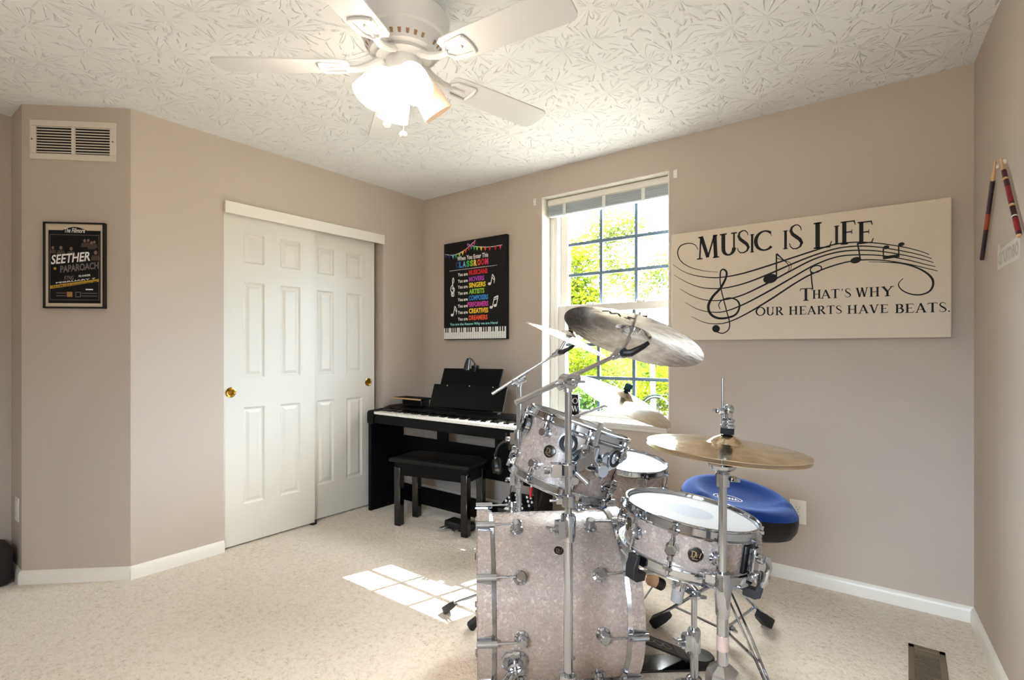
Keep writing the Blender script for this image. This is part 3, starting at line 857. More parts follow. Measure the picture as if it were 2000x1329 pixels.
# outlets
def outlet(name, M, label):
    t = thing(name, label, 'outlet', M @ V((0, -.06, 0)), 'wall outlets')
    MB().box((-.038, -.061, 0.0003), (.038, .061, .005), M).build('cover_plate', white_m, t, bevel=.002)
    for dy in (-.021, .021):
        q = MB()
        q.prism([(.017 * cos(a), dy + max(-.0135, min(.0135, .017 * sin(a)))) for a in [2 * pi * i / 24 for i in range(24)]], M, .005, .0066)
        s = q.build('receptacle', white_m, t)
        q = MB()
        for x, hh in ((-.0065, .007), (.0065, .0055)): q.box((x - .001, dy + .001, .0066), (x + .001, dy + .001 + hh, .0069), M)
        q.cyl(M @ V((0, dy - .007, .0066)), M @ V((0, dy - .007, .0069)), .0022, seg=10)
        q.build('slots', grille_dark, s)
    MB().cyl(M @ V((0, 0, .005)), M @ V((0, 0, .0062)), .003, seg=10).build('screw', chrome_s, t)
MO = Matrix(((1, 0, 0, -.4415), (0, 0, -1, YW), (0, 1, 0, .357), (0, 0, 0, 1)))
outlet('wall_outlet', MO, 'white wall outlet low on the window wall beside the blue drum seat')
MO2 = Matrix(((1, 0, 0, -3.668), (0, 0, -1, D.y), (0, 1, 0, .365), (0, 0, 0, 1)))
outlet('wall_outlet', MO2, 'white wall outlet on the dim alcove wall at far left above the black bag')

# floor register
fr = thing('floor_register', 'brown metal floor register in the carpet near the right-hand corner', 'floor vent', (.066, 2.49, 0))
rx0, rx1, ry0, ry1 = .008, .124, 2.335, 2.645
m = MB()
for q in (((rx0, ry0, 0), (rx0 + .02, ry1, .006)), ((rx1 - .02, ry0, 0), (rx1, ry1, .006)), ((rx0, ry0, 0), (rx1, ry0 + .02, .006)), ((rx0, ry1 - .03, 0), (rx1, ry1, .006))): m.box(*q)
m.build('register_frame', bronze_reg, fr, bevel=.002)
MB().box((rx0 + .015, ry0 + .015, .0004), (rx1 - .015, ry1 - .02, .001)).build('dark_backing', grille_dark, fr)
m = MB()
m.box((rx0 + .02, ry1 - .075, .001), (rx1 - .02, ry1 - .03, .004))
for i in range(17):
    y = ry0 + .024 + i * .0125
    m.box((rx0 + .02, y, .0012), (rx1 - .02, y + .004, .0048))
m.build('slats', bronze_reg, fr)

# drumsticks and decal on the right-hand wall
def stick(name, a, b, label, cols, bands):
    """a = tip end, b = butt end in wall coordinates (x towards the tripod, y up)"""
    t = thing(name, label, 'drumstick', MR @ V((*b, .012)), 'drumsticks hung on the wall')
    Av, Bv = MR @ V((*a, .012)), MR @ V((*b, .012))
    L = (Bv - Av).length
    Mx = frame(Av, Bv - Av)
    MB().lathe([(.0008, 0), (.0035, .002), (.0045, .007), (.003, .013), (.0038, .02), (.0065, .075), (.0072, .11), (.0072, L - .004), (.005, L)], Mx, 18).build('stick', wood_l, t)
    w = MB().lathe([(.0074, L * .18), (.0075, L * .2), (.0075, L - .008), (.0073, L - .006)], Mx, 18)
    w.build('printed_wrap', cols[0], t)
    for f0, f1, mi in bands:
        MB().lathe([(.0074, L * f0), (.0077, L * f0 + .001), (.0077, L * f1 - .001), (.0074, L * f1)], Mx, 18).build('wrap_band', mi, t)
    c = MB()
    q = Av.lerp(Bv, .06); n = MR.to_3x3() @ V((0, 0, 1))
    c.box((-.006, -.006, -.011), (.006, .006, -.0035), Matrix.Translation(q) @ MR.to_3x3().to_4x4())
    c.build('mounting_clip', white_m, t)
maroon = mat('dark_maroon_print', (58, 16, 28), 0.3); crims = mat('crimson_print', (130, 16, 34), 0.3); ember = mat('ember_orange_print', (150, 66, 24), 0.3); plum = mat('dark_plum_print', (42, 22, 34), 0.3)
stick('drumstick', (.473, 1.872), (.236, 1.545), 'dark plum drumstick on the right-hand wall, slanting down to the left', [plum], [(.50, .66, ember), (.66, .70, maroon)])
stick('drumstick', (.552, 1.858), (.795, 1.540), 'crimson drumstick on the right-hand wall, slanting down to the right', [maroon], [(.28, .31, wood_l), (.40, .60, crims), (.62, .65, wood_l), (.76, .775, print_white), (.79, .95, crims)])
decal = mat('pale_grey_vinyl_decal', (208, 203, 194), 0.35)
m = MB()
m.prism([(.44, 1.481), (.735, 1.481), (.742, 1.50), (.742, 1.54), (.73, 1.556), (.475, 1.548), (.47, 1.572), (.45, 1.572), (.44, 1.55)], MR, .0002, .0006)
m.build('wall_decal', decal)
dc = bpy.data.objects['wall_decal']
tag(dc, 'pale grey lettered vinyl decal on the right-hand wall under the drumsticks', 'decal')
m = MB(); text_fit(m, 'drumeo', MR, .452, 1.493, .728, 1.560, .0008, 0, .03)
m.build('decal_lettering', mat('silver_grey_lettering', (172, 166, 158), 0.4), dc)

# ------------------------------------------------------------------ ceiling fan
FC = K(-.388, 1.87, 0)
fan = thing('ceiling_fan', 'white five-blade ceiling fan with four frosted bell lights', 'ceiling fan', (FC.x, FC.y, H))
def FM(z): return Matrix.Translation((FC.x, FC.y, z))
m = MB().lathe([(.085, H), (.10, H - .02), (.085, H - .035), (.145, H - .045), (.163, H - .07), (.160, H - .10), (.150, H - .135), (.142, H - .142), (.138, H - .165), (.118, H - .192), (.095, H - .197), (.085, H - .19), (.0001, H - .19)], FM(0), 48)
m.build('motor_housing', fan_m, fan)
slot_m = mat('tan_slot_recess', (150, 118, 88), 0.8)
for i in range(30):
    if i % 6 == 0: continue
    if i % 6 == 1: m = MB()
    a = 2 * pi * i / 30
    Mv = FM(0) @ Matrix.Rotation(a, 4, 'Z')
    m.add([Mv @ V(q) for q in ((.134, -.006, H - .1718), (.134, .006, H - .1718), (.1245, .0045, H - .1842), (.1245, -.0045, H - .1842))], [(0, 1, 2, 3)])
    if i % 6 == 5: m.build('vent_slots', slot_m, fan)

m = MB().lathe([(.085, H - .19), (.098, H - .195), (.098, H - .208), (.07, H - .212), (.064, H - .214), (.064, H - .262), (.058, H - .268), (.0001, H - .268)], FM(0), 40)
m.build('switch_housing', fan_m, fan)
ZB = 2.205
blade_angles = [40.7, 110.5, 181.6, 254.5, 328.0]
def blade_outline():
    pts = []
    for r, w in ((.190, .045), (.205, .056), (.24, .060), (.40, .065), (.60, .069)): pts.append((r, -w))
    for i in range(9):
        a = -pi / 2 + pi * i / 8
        e = .045
        pts.append((.62 + e * cos(a) ** .8 if cos(a) > 0 else .62, .069 * (1 if sin(a) > 0 else -1) * abs(sin(a)) ** .5))
    for r, w in ((.60, .069), (.40, .065), (.24, .060), (.205, .056), (.190, .045)): pts.append((r, w))
    out = []
    for q in pts:
        if not out or (abs(q[0] - out[-1][0]) + abs(q[1] - out[-1][1])) > 1e-4: out.append(q)
    return out
for a in blade_angles:
    d = KX * cos(radians(a)) + KF * sin(radians(a))
    Mb = frame((FC.x, FC.y, ZB), UP, d) @ Matrix.Rotation(radians(-9), 4, 'X')
    bl_o = MB().prism(blade_outline(), Mb, -.003, .003).build('blade', fan_m, fan, bevel=.0015)
    Mi = frame((FC.x, FC.y, ZB), UP, d) @ Matrix.Rotation(radians(-9), 4, 'X')
    q = MB()
    hub = V((FC.x, FC.y, H - .205)) + d * .075
    q.tube([hub, V((FC.x, FC.y, ZB + .006)) + d * .12, Mi @ V((.165, 0, -.008)), Mi @ V((.205, 0, -.008))], [.016, .014, .013, .010], 10)
    for rail in ([(.195, -.012), (.215, -.034), (.275, -.040), (.290, -.040)], [(.195, .012), (.215, .034), (.275, .040), (.290, .040)]):
        q.tube([Mi @ V((x, y, -.0075)) for x, y in rail], .0055, 8)
    q.tube([Mi @ V((.29 + .006 * cos(t * pi / 8 - pi / 2), -.040 + .080 * t / 8, -.0075)) for t in range(9)], .0055, 8)
    q.tube([Mi @ V((.20, 0, -.0075)), Mi @ V((.262, 0, -.0075))], .005, 8)
    q.add([Mi @ V(p) for p in ((.20, -.02, -.0045), (.285, -.036, -.0045), (.285, .036, -.0045), (.20, .02, -.0045))], [(0, 1, 2, 3)])
    q.build('blade_iron', fan_m, bl_o)
lit = bpy.data.materials.new('lit_frosted_glass'); lit.use_nodes = True
b = lit.node_tree.nodes['Principled BSDF']
b.inputs['Base Color'].default_value = (.9, .86, .8, 1); b.inputs['Roughness'].default_value = .4
b.inputs['Emission Color'].default_value = (1.0, .84, .64, 1); b.inputs['Emission Strength'].default_value = 1.5
unlit = mat('frosted_glass_faint_glow', (236, 214, 190), 0.35, emit=(1.0, .78, .55), estr=0.12)  # faint warm glow put into this shade although its bulb is off
bulb_on = mat('bulb_glow', (255, 240, 220), 0.4, emit=(1.0, .82, .58), estr=5.0)
bulb_off = mat('bulb_unlit', (214, 178, 152), 0.3)
for a in (210, 300, 120, 30):
    d = KX * cos(radians(a)) + KF * sin(radians(a))
    o = V((FC.x, FC.y, H - .262)) + d * .052
    ax = (d * sin(radians(36)) - UP * cos(radians(36))).normalized()
    Ms = frame(o, ax) @ Matrix.Scale(.92, 4)
    on = a != 30
    arm = MB().cyl(V((FC.x, FC.y, H - .245)) + d * .03, o + ax * .012, .017, .021, 16)
    arm.build('lamp_socket', fan_m, fan)
    s = MB().lathe([(.020, .004), (.030, .012), (.043, .030), (.053, .055), (.058, .085), (.060, .115), (.063, .150), (.0605, .150), (.0575, .115), (.0555, .085), (.0505, .055), (.0405, .030), (.0275, .014), (.0175, .006)], Ms, 36, close=True)
    sh = s.build('lamp_shade', lit if on else unlit, fan)
    if not on: sh['label'] = 'unlit lamp shade'
    bb = MB().lathe([(.012, .02), (.014, .05), (.026, .085), (.029, .105), (.022, .125), (.0001, .134)], Ms, 24)
    bb.build('bulb', bulb_on if on else bulb_off, sh)
    if on:
        lt = bpy.data.lights.new('fan_bulb_light', 'POINT'); lt.energy = 2.0; lt.color = (1.0, .84, .66); lt.shadow_soft_size = .035
        lo = bpy.data.objects.new('fan_bulb_light', lt); COL.objects.link(lo); lo.location = o + ax * .20
for px_, py_, top in ((756, 242, .27), (788, 262, .27)):
    q = at(px_, py_, 1.86)
    c = MB().cyl((q.x, q.y, q.z + .01), (q.x, q.y, H - .262), .0016, seg=8)
    co = c.build('pull_chain', fan_m, fan)
    MB().ball(q, .014, sc=(1, 1, .8), seg=16).build('chain_fob', ivory, co)

# ------------------------------------------------------------------ digital piano, bench and things round it
PX0, PX1, PY0, PY1 = -3.182, -1.662, 2.44, 2.76
pn = thing('digital_piano', 'black digital piano on a panelled stand against the window wall', 'piano', ((PX0 + PX1) / 2, 2.6, 0))
def yz(poly, x0, x1, mi=0, mb=None):
    mb = mb or MB(); n = len(poly)
    vs = [(x0, y, z) for y, z in poly] + [(x1, y, z) for y, z in poly]
    return mb.add(vs, [tuple(range(n - 1, -1, -1)), tuple(range(n, 2 * n))] + [(i, (i + 1) % n, n + (i + 1) % n, n + i) for i in range(n)], mi)
body = yz([(PY0, .655), (PY0, .712), (PY0 + .006, .718), (2.592, .718), (2.60, .752), (2.64, .764), (PY1, .766), (PY1, .64), (2.50, .64)], PX0 + .06, PX1 - .06)
body.build('keyboard_body', piano_m, pn, bevel=.003)
for x0, x1 in ((PX0, PX0 + .068), (PX1 - .068, PX1)):
    yz([(PY0 - .006, .645), (PY0 - .012, .66), (PY0 - .012, .725), (PY0, .742), (2.59, .752), (2.64, .766), (PY1, .768), (PY1, .64)], x0, x1).build('cheek_block', piano_m, pn, bevel=.004)
kx0, kx1 = PX0 + .071, PX1 - .101
kw = (kx1 - kx0) / 52
wk = None
for i in range(52):
    if wk is None:
        q = MB().box((kx0 + .0006, PY0 - .004, .720), (kx0 + kw - .0006, 2.588, .738))
        wk = q.build('white_key', ivory, pn)
        o = wk
    else:
        o = wk.copy(); COL.objects.link(o); o.parent = pn
    o.location = (i * kw, 0, 0)
bk = None
for i in range(51):
    if (i + 5) % 7 in (0, 1, 3, 4, 5):
        if bk is None:
            q = yz([(2.492, .739), (2.500, .748), (2.588, .749), (2.588, .739)], kx0 + .63 * kw, kx0 + 1.3 * kw)
            bk = q.build('black_key', gloss_black, pn); o = bk; i0 = i
        else:
            o = bk.copy(); COL.objects.link(o); o.parent = pn
        o.location = (i * kw, 0, 0)
for x0, x1 in ((PX0, PX0 + .03), (PX1 - .03, PX1)):
    yz([(PY0, 0), (PY0, .645), (PY1, .645), (PY1, 0)] if x0 < -2 else [(PY0, 0), (PY0, .645), (PY1, .645), (2.63, .42), (2.60, .36), (2.60, 0)], x0, x1).build('side_panel', piano_m, pn, bevel=.004)
MB().box((PX0 + .03, 2.735, .31), (PX1 - .03, 2.755, .525)).build('modesty_panel', piano_m, pn, bevel=.003)
MB().box((PX0 + .03, 2.735, .02), (PX1 - .03, 2.755, .15)).build('bottom_rail', piano_m, pn, bevel=.003)
for x in (PX0 + .42, PX1 - .55): MB().box((x, 2.735, .525), (x + .10, 2.755, .64)).build('stand_post', piano_m, pn)
q = MB()
rv = [on_y(x, y, Y) for (x, y), Y in (((848, 750), 2.74), ((991, 756), 2.74), ((981, 805), 2.665), ((838, 794), 2.665))]
nn = (rv[1] - rv[0]).cross(rv[3] - rv[0]).normalized()
if nn.y > 0: nn = -nn
q.add(rv + [p - nn * .008 for p in rv], [(0, 1, 2, 3), (7, 6, 5, 4), (0, 4, 5, 1), (1, 5, 6, 2), (2, 6, 7, 3), (3, 7, 4, 0)])
mr_o = q.build('music_rest', piano_m, pn, bevel=.002)
q = MB()
for x, y in ((874, 753.5), (917, 754.5), (963, 757)):
    c = on_y(x, y, 2.735); q.cyl(c - nn * .002, c + nn * .003, .0035, seg=10)
q.build('rest_studs', print_white, mr_o)
MB().box((PX0 + .42, 2.66, .764), (PX0 + 1.05, 2.70, .775)).build('rest_base', piano_m, pn, bevel=.002)
# pedal unit below
pu = thing('piano_pedal_unit', 'small black two-pedal unit on the carpet under the piano', 'pedal', (-2.42, 2.54, 0))
pc = V((-2.36, 2.50, 0))
MB().box((pc.x - .10, 2.50, 0), (pc.x + .10, 2.595, .055)).build('pedal_box', blackp, pu, bevel=.01)
for dx in (-.055, .045):
    MB().box((pc.x + dx - .016, 2.425, .022), (pc.x + dx + .016, 2.50, .032)).build('pedal', chrome_s, pu, bevel=.004)
# folder on the rest, clip lamp
fo = [on_y(x, y, Y) for (x, y), Y in (((867, 719), 2.79), ((982, 720.5), 2.79), ((973, 757), 2.752), ((859, 752), 2.752))]
lowe = [p + (p - a) * 4.0 for p, a in zip(fo[2:], fo[1::-1])]
q = MB(); P4 = [fo[0], fo[1], fo[2].lerp(fo[1], 0) + (fo[2] - fo[1]) * 2.2, fo[0] + (fo[3] - fo[0]) * 2.2]
q.add(P4 + [p - nn * .012 for p in P4], [(0, 1, 2, 3), (7, 6, 5, 4), (0, 4, 5, 1), (1, 5, 6, 2), (2, 6, 7, 3), (3, 7, 4, 0)])
for p_ in range(len(q.v)): q.v[p_] = q.v[p_] - nn * .004
tag(q.build('music_folder', blackm, bevel=.002), 'plain black folder standing on the piano music rest', 'folder')
cl = thing('clip_lamp', 'small black clip-on reading lamp at the top of the music folder', 'lamp', on_y(914, 720, 2.79))
a1, a2 = on_y(915, 701, 2.755), on_y(911, 724, 2.725)
MB().lathe([(.010, 0), (.014, .004), (.020, .035), (.024, (a2 - a1).length), (.020, (a2 - a1).length - .004), (.0001, (a2 - a1).length - .01)], frame(a1, a2 - a1), 20).build('lamp_head', blackp, cl)
MB().ball(a2 - (a2 - a1) * .18, .013, seg=12).build('lamp_bulb', print_white, cl)
c1 = on_y(925, 711, 2.775)
MB().tube([a1 + V((.006, 0, .004)), on_y(921, 702, 2.765), on_y(927, 709, 2.775), on_y(927, 718, 2.785)], .0055, 10).build('lamp_neck', blackp, cl)
MB().box((c1.x - .016, 2.768, 1.035), (c1.x + .018, 2.782, 1.08)).box((c1.x - .016, 2.806, 1.035), (c1.x + .018, 2.816, 1.08)).box((c1.x - .008, 2.782, 1.066), (c1.x + .010, 2.806, 1.078)).build('lamp_clip', blackp, cl, bevel=.003)
# small speaker box behind the keyboard carrying a thin board
sp = thing('small_speaker', 'small black speaker box standing on the left end of the piano', 'speaker', (-2.98, 2.71, .768))
MB().box((-3.075, 2.672, .769), (-2.86, 2.752, .815)).build('speaker_body', blackp, sp, bevel=.004)
MB().box((-3.06, 2.669, .775), (-2.875, 2.6715, .810)).build('speaker_grille', blackm, sp)
bd = MB().box((-3.16, 2.655, .8165), (-2.845, 2.79, .827))
bdo = bd.build('wooden_board', blackm, bevel=.002)
tag(bdo, 'thin dark board with a pale wooden edge lying flat on the small speaker', 'board')
MB().box((-3.16, 2.6515, .8165), (-2.845, 2.6548, .826)).build('board_edge', wood_l, bdo)

# bench
bn = thing('piano_bench', 'black piano bench with a padded vinyl top, pushed partly under the piano', 'bench', (-2.515, 2.52, 0))
bf0, bf1, bb0 = V((-2.775, 2.318, 0)), V((-2.190, 2.438, 0)), None
bx = (bf1 - bf0).normalized(); by = V((-bx.y, bx.x, 0)); BWD, BDP = (bf1 - bf0).length, .275
MBn = Matrix(((bx.x, by.x, 0, bf0.x), (bx.y, by.y, 0, bf0.y), (0, 0, 1, 0), (0, 0, 0, 1)))
for x, y in ((.012, .012), (BWD - .062, .012), (.012, BDP - .062), (BWD - .062, BDP - .062)):
    MB().box((x, y, 0), (x + .05, y + .05, .40), MBn).build('leg', gloss_black, bn, bevel=.006)
MB().box((.016, .016, .345), (BWD - .016, BDP - .016, .437), MBn).build('apron', piano_m, bn, bevel=.003)
sm = MB(); NX, NY = 16, 10
gr = []
for j in range(NY + 1):
    for i in range(NX + 1):
        u, w_ = i / NX, j / NY
        e = min(u, 1 - u, .12) / .12; f = min(w_, 1 - w_, .2) / .2
        gr.append(MBn @ V((-.012 + u * (BWD + .024), -.012 + w_ * (BDP + .024), .458 + .016 * (1 - (1 - e) ** 2) * (1 - (1 - f) ** 2))))
fs = [(j * (NX + 1) + i, j * (NX + 1) + i + 1, (j + 1) * (NX + 1) + i + 1, (j + 1) * (NX + 1) + i) for j in range(NY) for i in range(NX)]
sm.add(gr, fs); sm.box((-.012, -.012, .437), (BWD + .012, BDP + .012, .458), MBn)
sm.build('padded_seat', vinyl, bn)

# headphones hanging at the right end of the piano
hp = thing('headphones', 'black over-ear headphones hanging under the right end of the piano', 'headphones', at(987, 935, 3.0))
hc = at(988, 892, 3.0)
band = [hc + KX * (.062 * cos(t) + .004) + UP * (.085 * sin(t)) + KF * (.012 * cos(t)) for t in [pi * i / 14 for i in range(15)]]
MB().tube(band, .009, 10).build('headband', blackp, hp)
for s_, dz in ((-1, -.055), (1, -.05)):
    c = hc + KX * (s_ * .052) + UP * dz
    Mx = frame(c, KX * s_ + KF * -.25)
    q = MB().lathe([(.0001, -.030), (.034, -.030), (.050, -.016), (.050, -.004), (.042, .006), (.040, .022), (.0001, .026)], Mx, 26)
    e = q.build('ear_cup', blackp, hp)
    MB().tube([c + UP * .04 + KX * s_ * .006, c + UP * .07 + KX * s_ * .010], .007, 8).build('slider', chrome_s, hp)
MB().cyl(hc + UP * .08, hc + UP * .135, .004, seg=8).cyl(hc + UP * .085 - KF * .02, hc + UP * .085 + KF * .02, .005, seg=8).build('hanger_hook', blackp, hp)
cb = [hc + KX * .05 + UP * -.09, hc + KX * .055 + UP * -.13, hc + KX * .03 + UP * -.18, hc + KX * .028 + UP * -.24, hc + KX * .05 + UP * -.30]
MB().tube([V(p) for p in smooth([tuple(p) for p in cb], 5)], .0025, 6).build('cable', blackp, hp)

# equipment box under the piano's right end with a mixer on it
eb = thing('equipment_box', 'low black equipment box on the carpet under the right end of the piano', 'box', (-1.80, 2.50, 0))
MB().box((-1.93, 2.40, 0), (-1.70, 2.585, .222)).build('box_body', blackm, eb, bevel=.006)
MB().box((-1.925, 2.396, .150), (-1.705, 2.3995, .158)).box((-1.925, 2.396, .190), (-1.705, 2.3995, .196)).build('metal_strips', chrome_s, eb)
mx = thing('audio_mixer', 'small black audio mixer with white knobs on the equipment box', 'mixer', (-1.80, 2.5, .2245))
MX = Matrix.Translation((-1.925, 2.40, .2245)) @ Matrix.Rotation(radians(24), 4, 'X')
MB().box((0, .012, 0), (.215, .175, .03), MX).build('mixer_body', blackp, mx, bevel=.004)
for i in range(7):
    for j in range(4):
        q = MB().cyl(MX @ V((.02 + i * .028, .05 + j * .032, .030)), MX @ V((.02 + i * .028, .05 + j * .032, .040)), .007, .005, 10)
        q.build('knob', print_white if (i + j) % 3 else blackm, mx)
MB().box((.05, .014, .0302), (.11, .034, .0312), MX).build('paper_tag', print_white, mx)
MB().box((.115, .014, .0302), (.205, .034, .0312), MX).build('blue_strip', blue_m, mx)
pl = thing('audio_plugs', 'red and black audio plugs hanging beside the mixer under the piano', 'cable', at(1038, 968, 2.98))
for px_, mm, y0 in ((1036, red_m, 0), (1042, blackp, -6)):
    a_, b_ = at(px_, 972 + y0, 2.98), at(px_ + 1.5, 952 + y0, 2.98)
    MB().cyl(a_, b_, .0065, .0085, 12).build('plug', mm, pl)
    c_ = at(px_ + 3, 944 + y0, 2.98); MB().cyl(b_, c_, .006, .005, 10).build('plug_collar', print_white, pl)
    MB().tube([c_, at(px_ + 3, 930, 2.98), at(px_ + 2, 905, 2.98), at(px_, 873, 2.99)], .004, 8).build('cable', blue_m if mm is red_m else blackp, pl)

# black bag at far left
bg = thing('gear_bag', 'black soft gear bag on the carpet in the far left alcove', 'bag', (-3.70, .42, 0))
MB().box((-3.81, .22, 0), (-3.60, .585, .20)).build('bag_body', mat('black_nylon', (16, 15, 16), .8), bg, bevel=.03)
MB().tube([(-3.70, .33, .195), (-3.70, .36, .235), (-3.70, .44, .235), (-3.70, .47, .195)], .008, 8).build('bag_handle', blackp, bg)

# things on the sill
sg = MB()
SY = YW + .035
pf = [(-1.872, .733), (-1.748, .733), (-1.757, .890), (-1.832, .890)]
Msg = Matrix(((1, 0, 0, 0), (0, 0, -1, SY), (0, 1, 0, 0), (0, 0, 0, 1)))
sg.prism(pf, Msg, -.02, .0)
sgo = sg.build('tapered_sign', blackp, bevel=.002)
tag(sgo, 'black tapered block sign with white letters on the window sill', 'sign')
q = MB()
letter(q, 'O', Msg, -1.800, -1.757, .828, .865, .0006); letter(q, 'W', Msg, -1.808, -1.752, .775, .812, .0006); letter(q, 'O', Msg, -1.862, -1.815, .775, .812, .0006)
q.build('sign_lettering', print_white, sgo)
tb = thing('tambourine', 'white-framed tambourine with jingles standing at the right end of the window sill', 'tambourine', (-1.215, YW + .05, .733))
tc_ = V((-1.222, YW + .055, .733 + .088)); Mt = frame(tc_, V((.35, -1, 0)).normalized(), UP)
MB().lathe([(.080, -.018), (.088, -.018), (.088, .018), (.080, .018)], Mt, 40, close=True).build('hoop', white_m, tb, bevel=.001)
for i in range(7):
    a = radians(150 + i * 38)
    for z in (-.004, .004):
        Mj = Mt @ Matrix.Translation((.084 * cos(a), .084 * sin(a), 0)) @ Matrix.Rotation(a, 4, 'Z') @ Matrix.Rotation(pi / 2, 4, 'X')
        q = MB().lathe([(.003, z * 1.2), (.014, z * .6), (.0142, z * .6 + .0008), (.003, z * 1.2 + .0008)], Mj, 14, close=True)
        q.build('jingle', brass if i % 2 else chrome, tb)
Mg = Mt
MB().tube([Mt @ V((.084 * cos(radians(t)), .084 * sin(radians(t)), 0)) for t in range(-20, 55, 8)], .013, 10).build('grip', green_felt, tb)

# ------------------------------------------------------------------ drum kit builders
def tube_part(root, name, a, b, r, m=chrome, r2=None, seg=20):
    return MB().cyl(a, b, r, r2, seg).build(name, m, root)

def wing_nut(root, c, axis, s=1.0, name='wing_nut', m=chrome):
    """hub with two wings; axis = the screw's direction"""
    Mx = frame(c, axis)
    q = MB().lathe([(.008 * s, 0), (.008 * s, .012 * s), (.005 * s, .018 * s), (.0001, .018 * s)], Mx, 14)
    for k in (-1, 1):
        q.prism([(k * .004 * s, -.002 * s), (k * .018 * s, -.001 * s), (k * .026 * s, .006 * s), (k * .024 * s, .014 * s), (k * .013 * s, .012 * s), (k * .004 * s, .011 * s)],
                Mx @ Matrix(((1, 0, 0, 0), (0, 0, -1, 0), (0, 1, 0, .004 * s), (0, 0, 0, 1))), -.003 * s, .003 * s)
    return q.build(name, m, root)

def collar(root, c, r, h, side=None, name='collar'):
    """height clamp round an upright tube, with a lug and a wing screw"""
    q = MB().lathe([(r * .98, -h / 2), (r * 1.55, -h / 2 + .004), (r * 1.65, h / 2 - .006), (r * 1.4, h / 2), (r * .98, h / 2)], Matrix.Translation(c), 24)
    side = side or -KX
    n = side.cross(UP).normalized()
    Mx = frame(c, side, UP)
    q.box((-h * .32, -.012, r), (h * .32, .012, r * 1.5 + .018), Mx)
    o = q.build(name, chrome, root)
    wing_nut(o, V(c) + side * (r * 1.5 + .018), side, 1.1, 'wing_screw')
    return o

def rubber_foot(parent, p, d, s=1.0):
    """rubber tip: p on the floor, d = horizontal direction outwards"""
    a = p + UP * .012 * s + d * .006; b = p + UP * .055 * s - d * .05 * s
    Mx = frame(a, b - a, d.cross(UP)); L = (b - a).length
    q = MB()
    pr = [(0, -.010), (0, .014)]
    vs = []
    for t, wx, wy in ((0, .014, .010), (.12, .019, .015), (.7, .014, .013), (1, .009, .009)):
        vs += [Mx @ V((sx * wx * s, sy * wy * s, t * L)) for sx, sy in ((-1, -1), (1, -1), (1, 1), (-1, 1))]
    fs = [(4 * k + i, 4 * k + (i + 1) % 4, 4 * k + 4 + (i + 1) % 4, 4 * k + 4 + i) for k in range(3) for i in range(4)] + [(3, 2, 1, 0), (12, 13, 14, 15)]
    lo = min((v.z for v in vs))
    vs = [v + UP * (p.z - lo) for v in vs]
    q.add(vs, fs)
    return q.build('rubber_foot', rubber, parent, bevel=.003)

def tripod(root, c, z_top, z_low, rad, angles, foot=1.0, hub_r=.022):
    """double-braced legs; angles in degrees in the kit frame"""
    q = MB().lathe([(hub_r * .6, z_top + .03), (hub_r * 1.1, z_top + .025), (hub_r * 1.25, z_top - .01), (hub_r, z_top - .02), (hub_r * .6, z_top - .02)], Matrix.Translation((c.x, c.y, 0)), 20)
    q.build('leg_collar', chrome, root)
    q = MB().lathe([(hub_r * .6, z_low + .02), (hub_r, z_low + .018), (hub_r, z_low - .016), (hub_r * .6, z_low - .018)], Matrix.Translation((c.x, c.y, 0)), 20)
    q.build('brace_collar', chrome, root)
    for ia, a in enumerate(angles):
        R_ = rad[ia] if isinstance(rad, (list, tuple)) else rad
        d = KX * cos(radians(a)) + KF * sin(radians(a)); n = d.cross(UP)
        top = V((c.x, c.y, z_top)) + d * .026; ft = V((c.x, c.y, 0)) + d * R_
        knee = top.lerp(ft, .86) + UP * .030
        q = MB()
        for s_ in (-1, 1):
            q.tube([top + n * s_ * .010, top + d * .03 + n * s_ * .011 - UP * .012, top.lerp(ft, .45) + n * s_ * .010 + UP * .022, knee + n * s_ * .006, ft - d * .03 + UP * .034 + n * s_ * .004], .0048, 8)
        lg = q.build('leg', chrome, root)
        q = MB()
        mid = top.lerp(ft, .66) + UP * .026
        Mx = frame(V((c.x, c.y, z_low)) + d * .02, mid - (V((c.x, c.y, z_low)) + d * .02), n)
        q.box((-.006, -.002, 0), (.006, .002, (mid - (V((c.x, c.y, z_low)) + d * .02)).length), Mx)
        q.build('brace', chrome, lg)
        rubber_foot(lg, ft, d, foot)

def scribble(mb, M, w, h, z, mi=0):
    """two-letter monogram of thin strokes inside a badge"""
    t = w * .075
    for s in ([(-.42, .30), (-.10, .30), (.0, .05), (-.12, -.28), (-.42, -.28)], [(-.30, .30), (-.30, -.28)], [(.02, .30), (.14, -.28), (.25, .12), (.36, -.28), (.46, .30)]):
        mb.ribbon([(a * w, b * h, t) for a, b in (smooth(s, 4) if len(s) > 3 and s[0][0] < 0 else s)], M, z, mi)

def badge(root, M, r):
    q = MB().lathe([(r * 1.0, -.001), (r * 1.06, .0015), (r * .95, .0025), (.0001, .0028)], M, 32)
    o = q.build('badge', badge_m, root)
    q = MB(); scribble(q, M, r * 1.5, r * 1.3, .0032); q.ribbon([(-.4 * r, -.62 * r, .12 * r), (.4 * r, -.62 * r, .12 * r)], M, .0032)
    q.lathe([(r * .98, .0018), (r * 1.06, .0022), (r * 1.0, .003)], M, 32, close=True)
    q.build('badge_emblem', gold_edge, o)

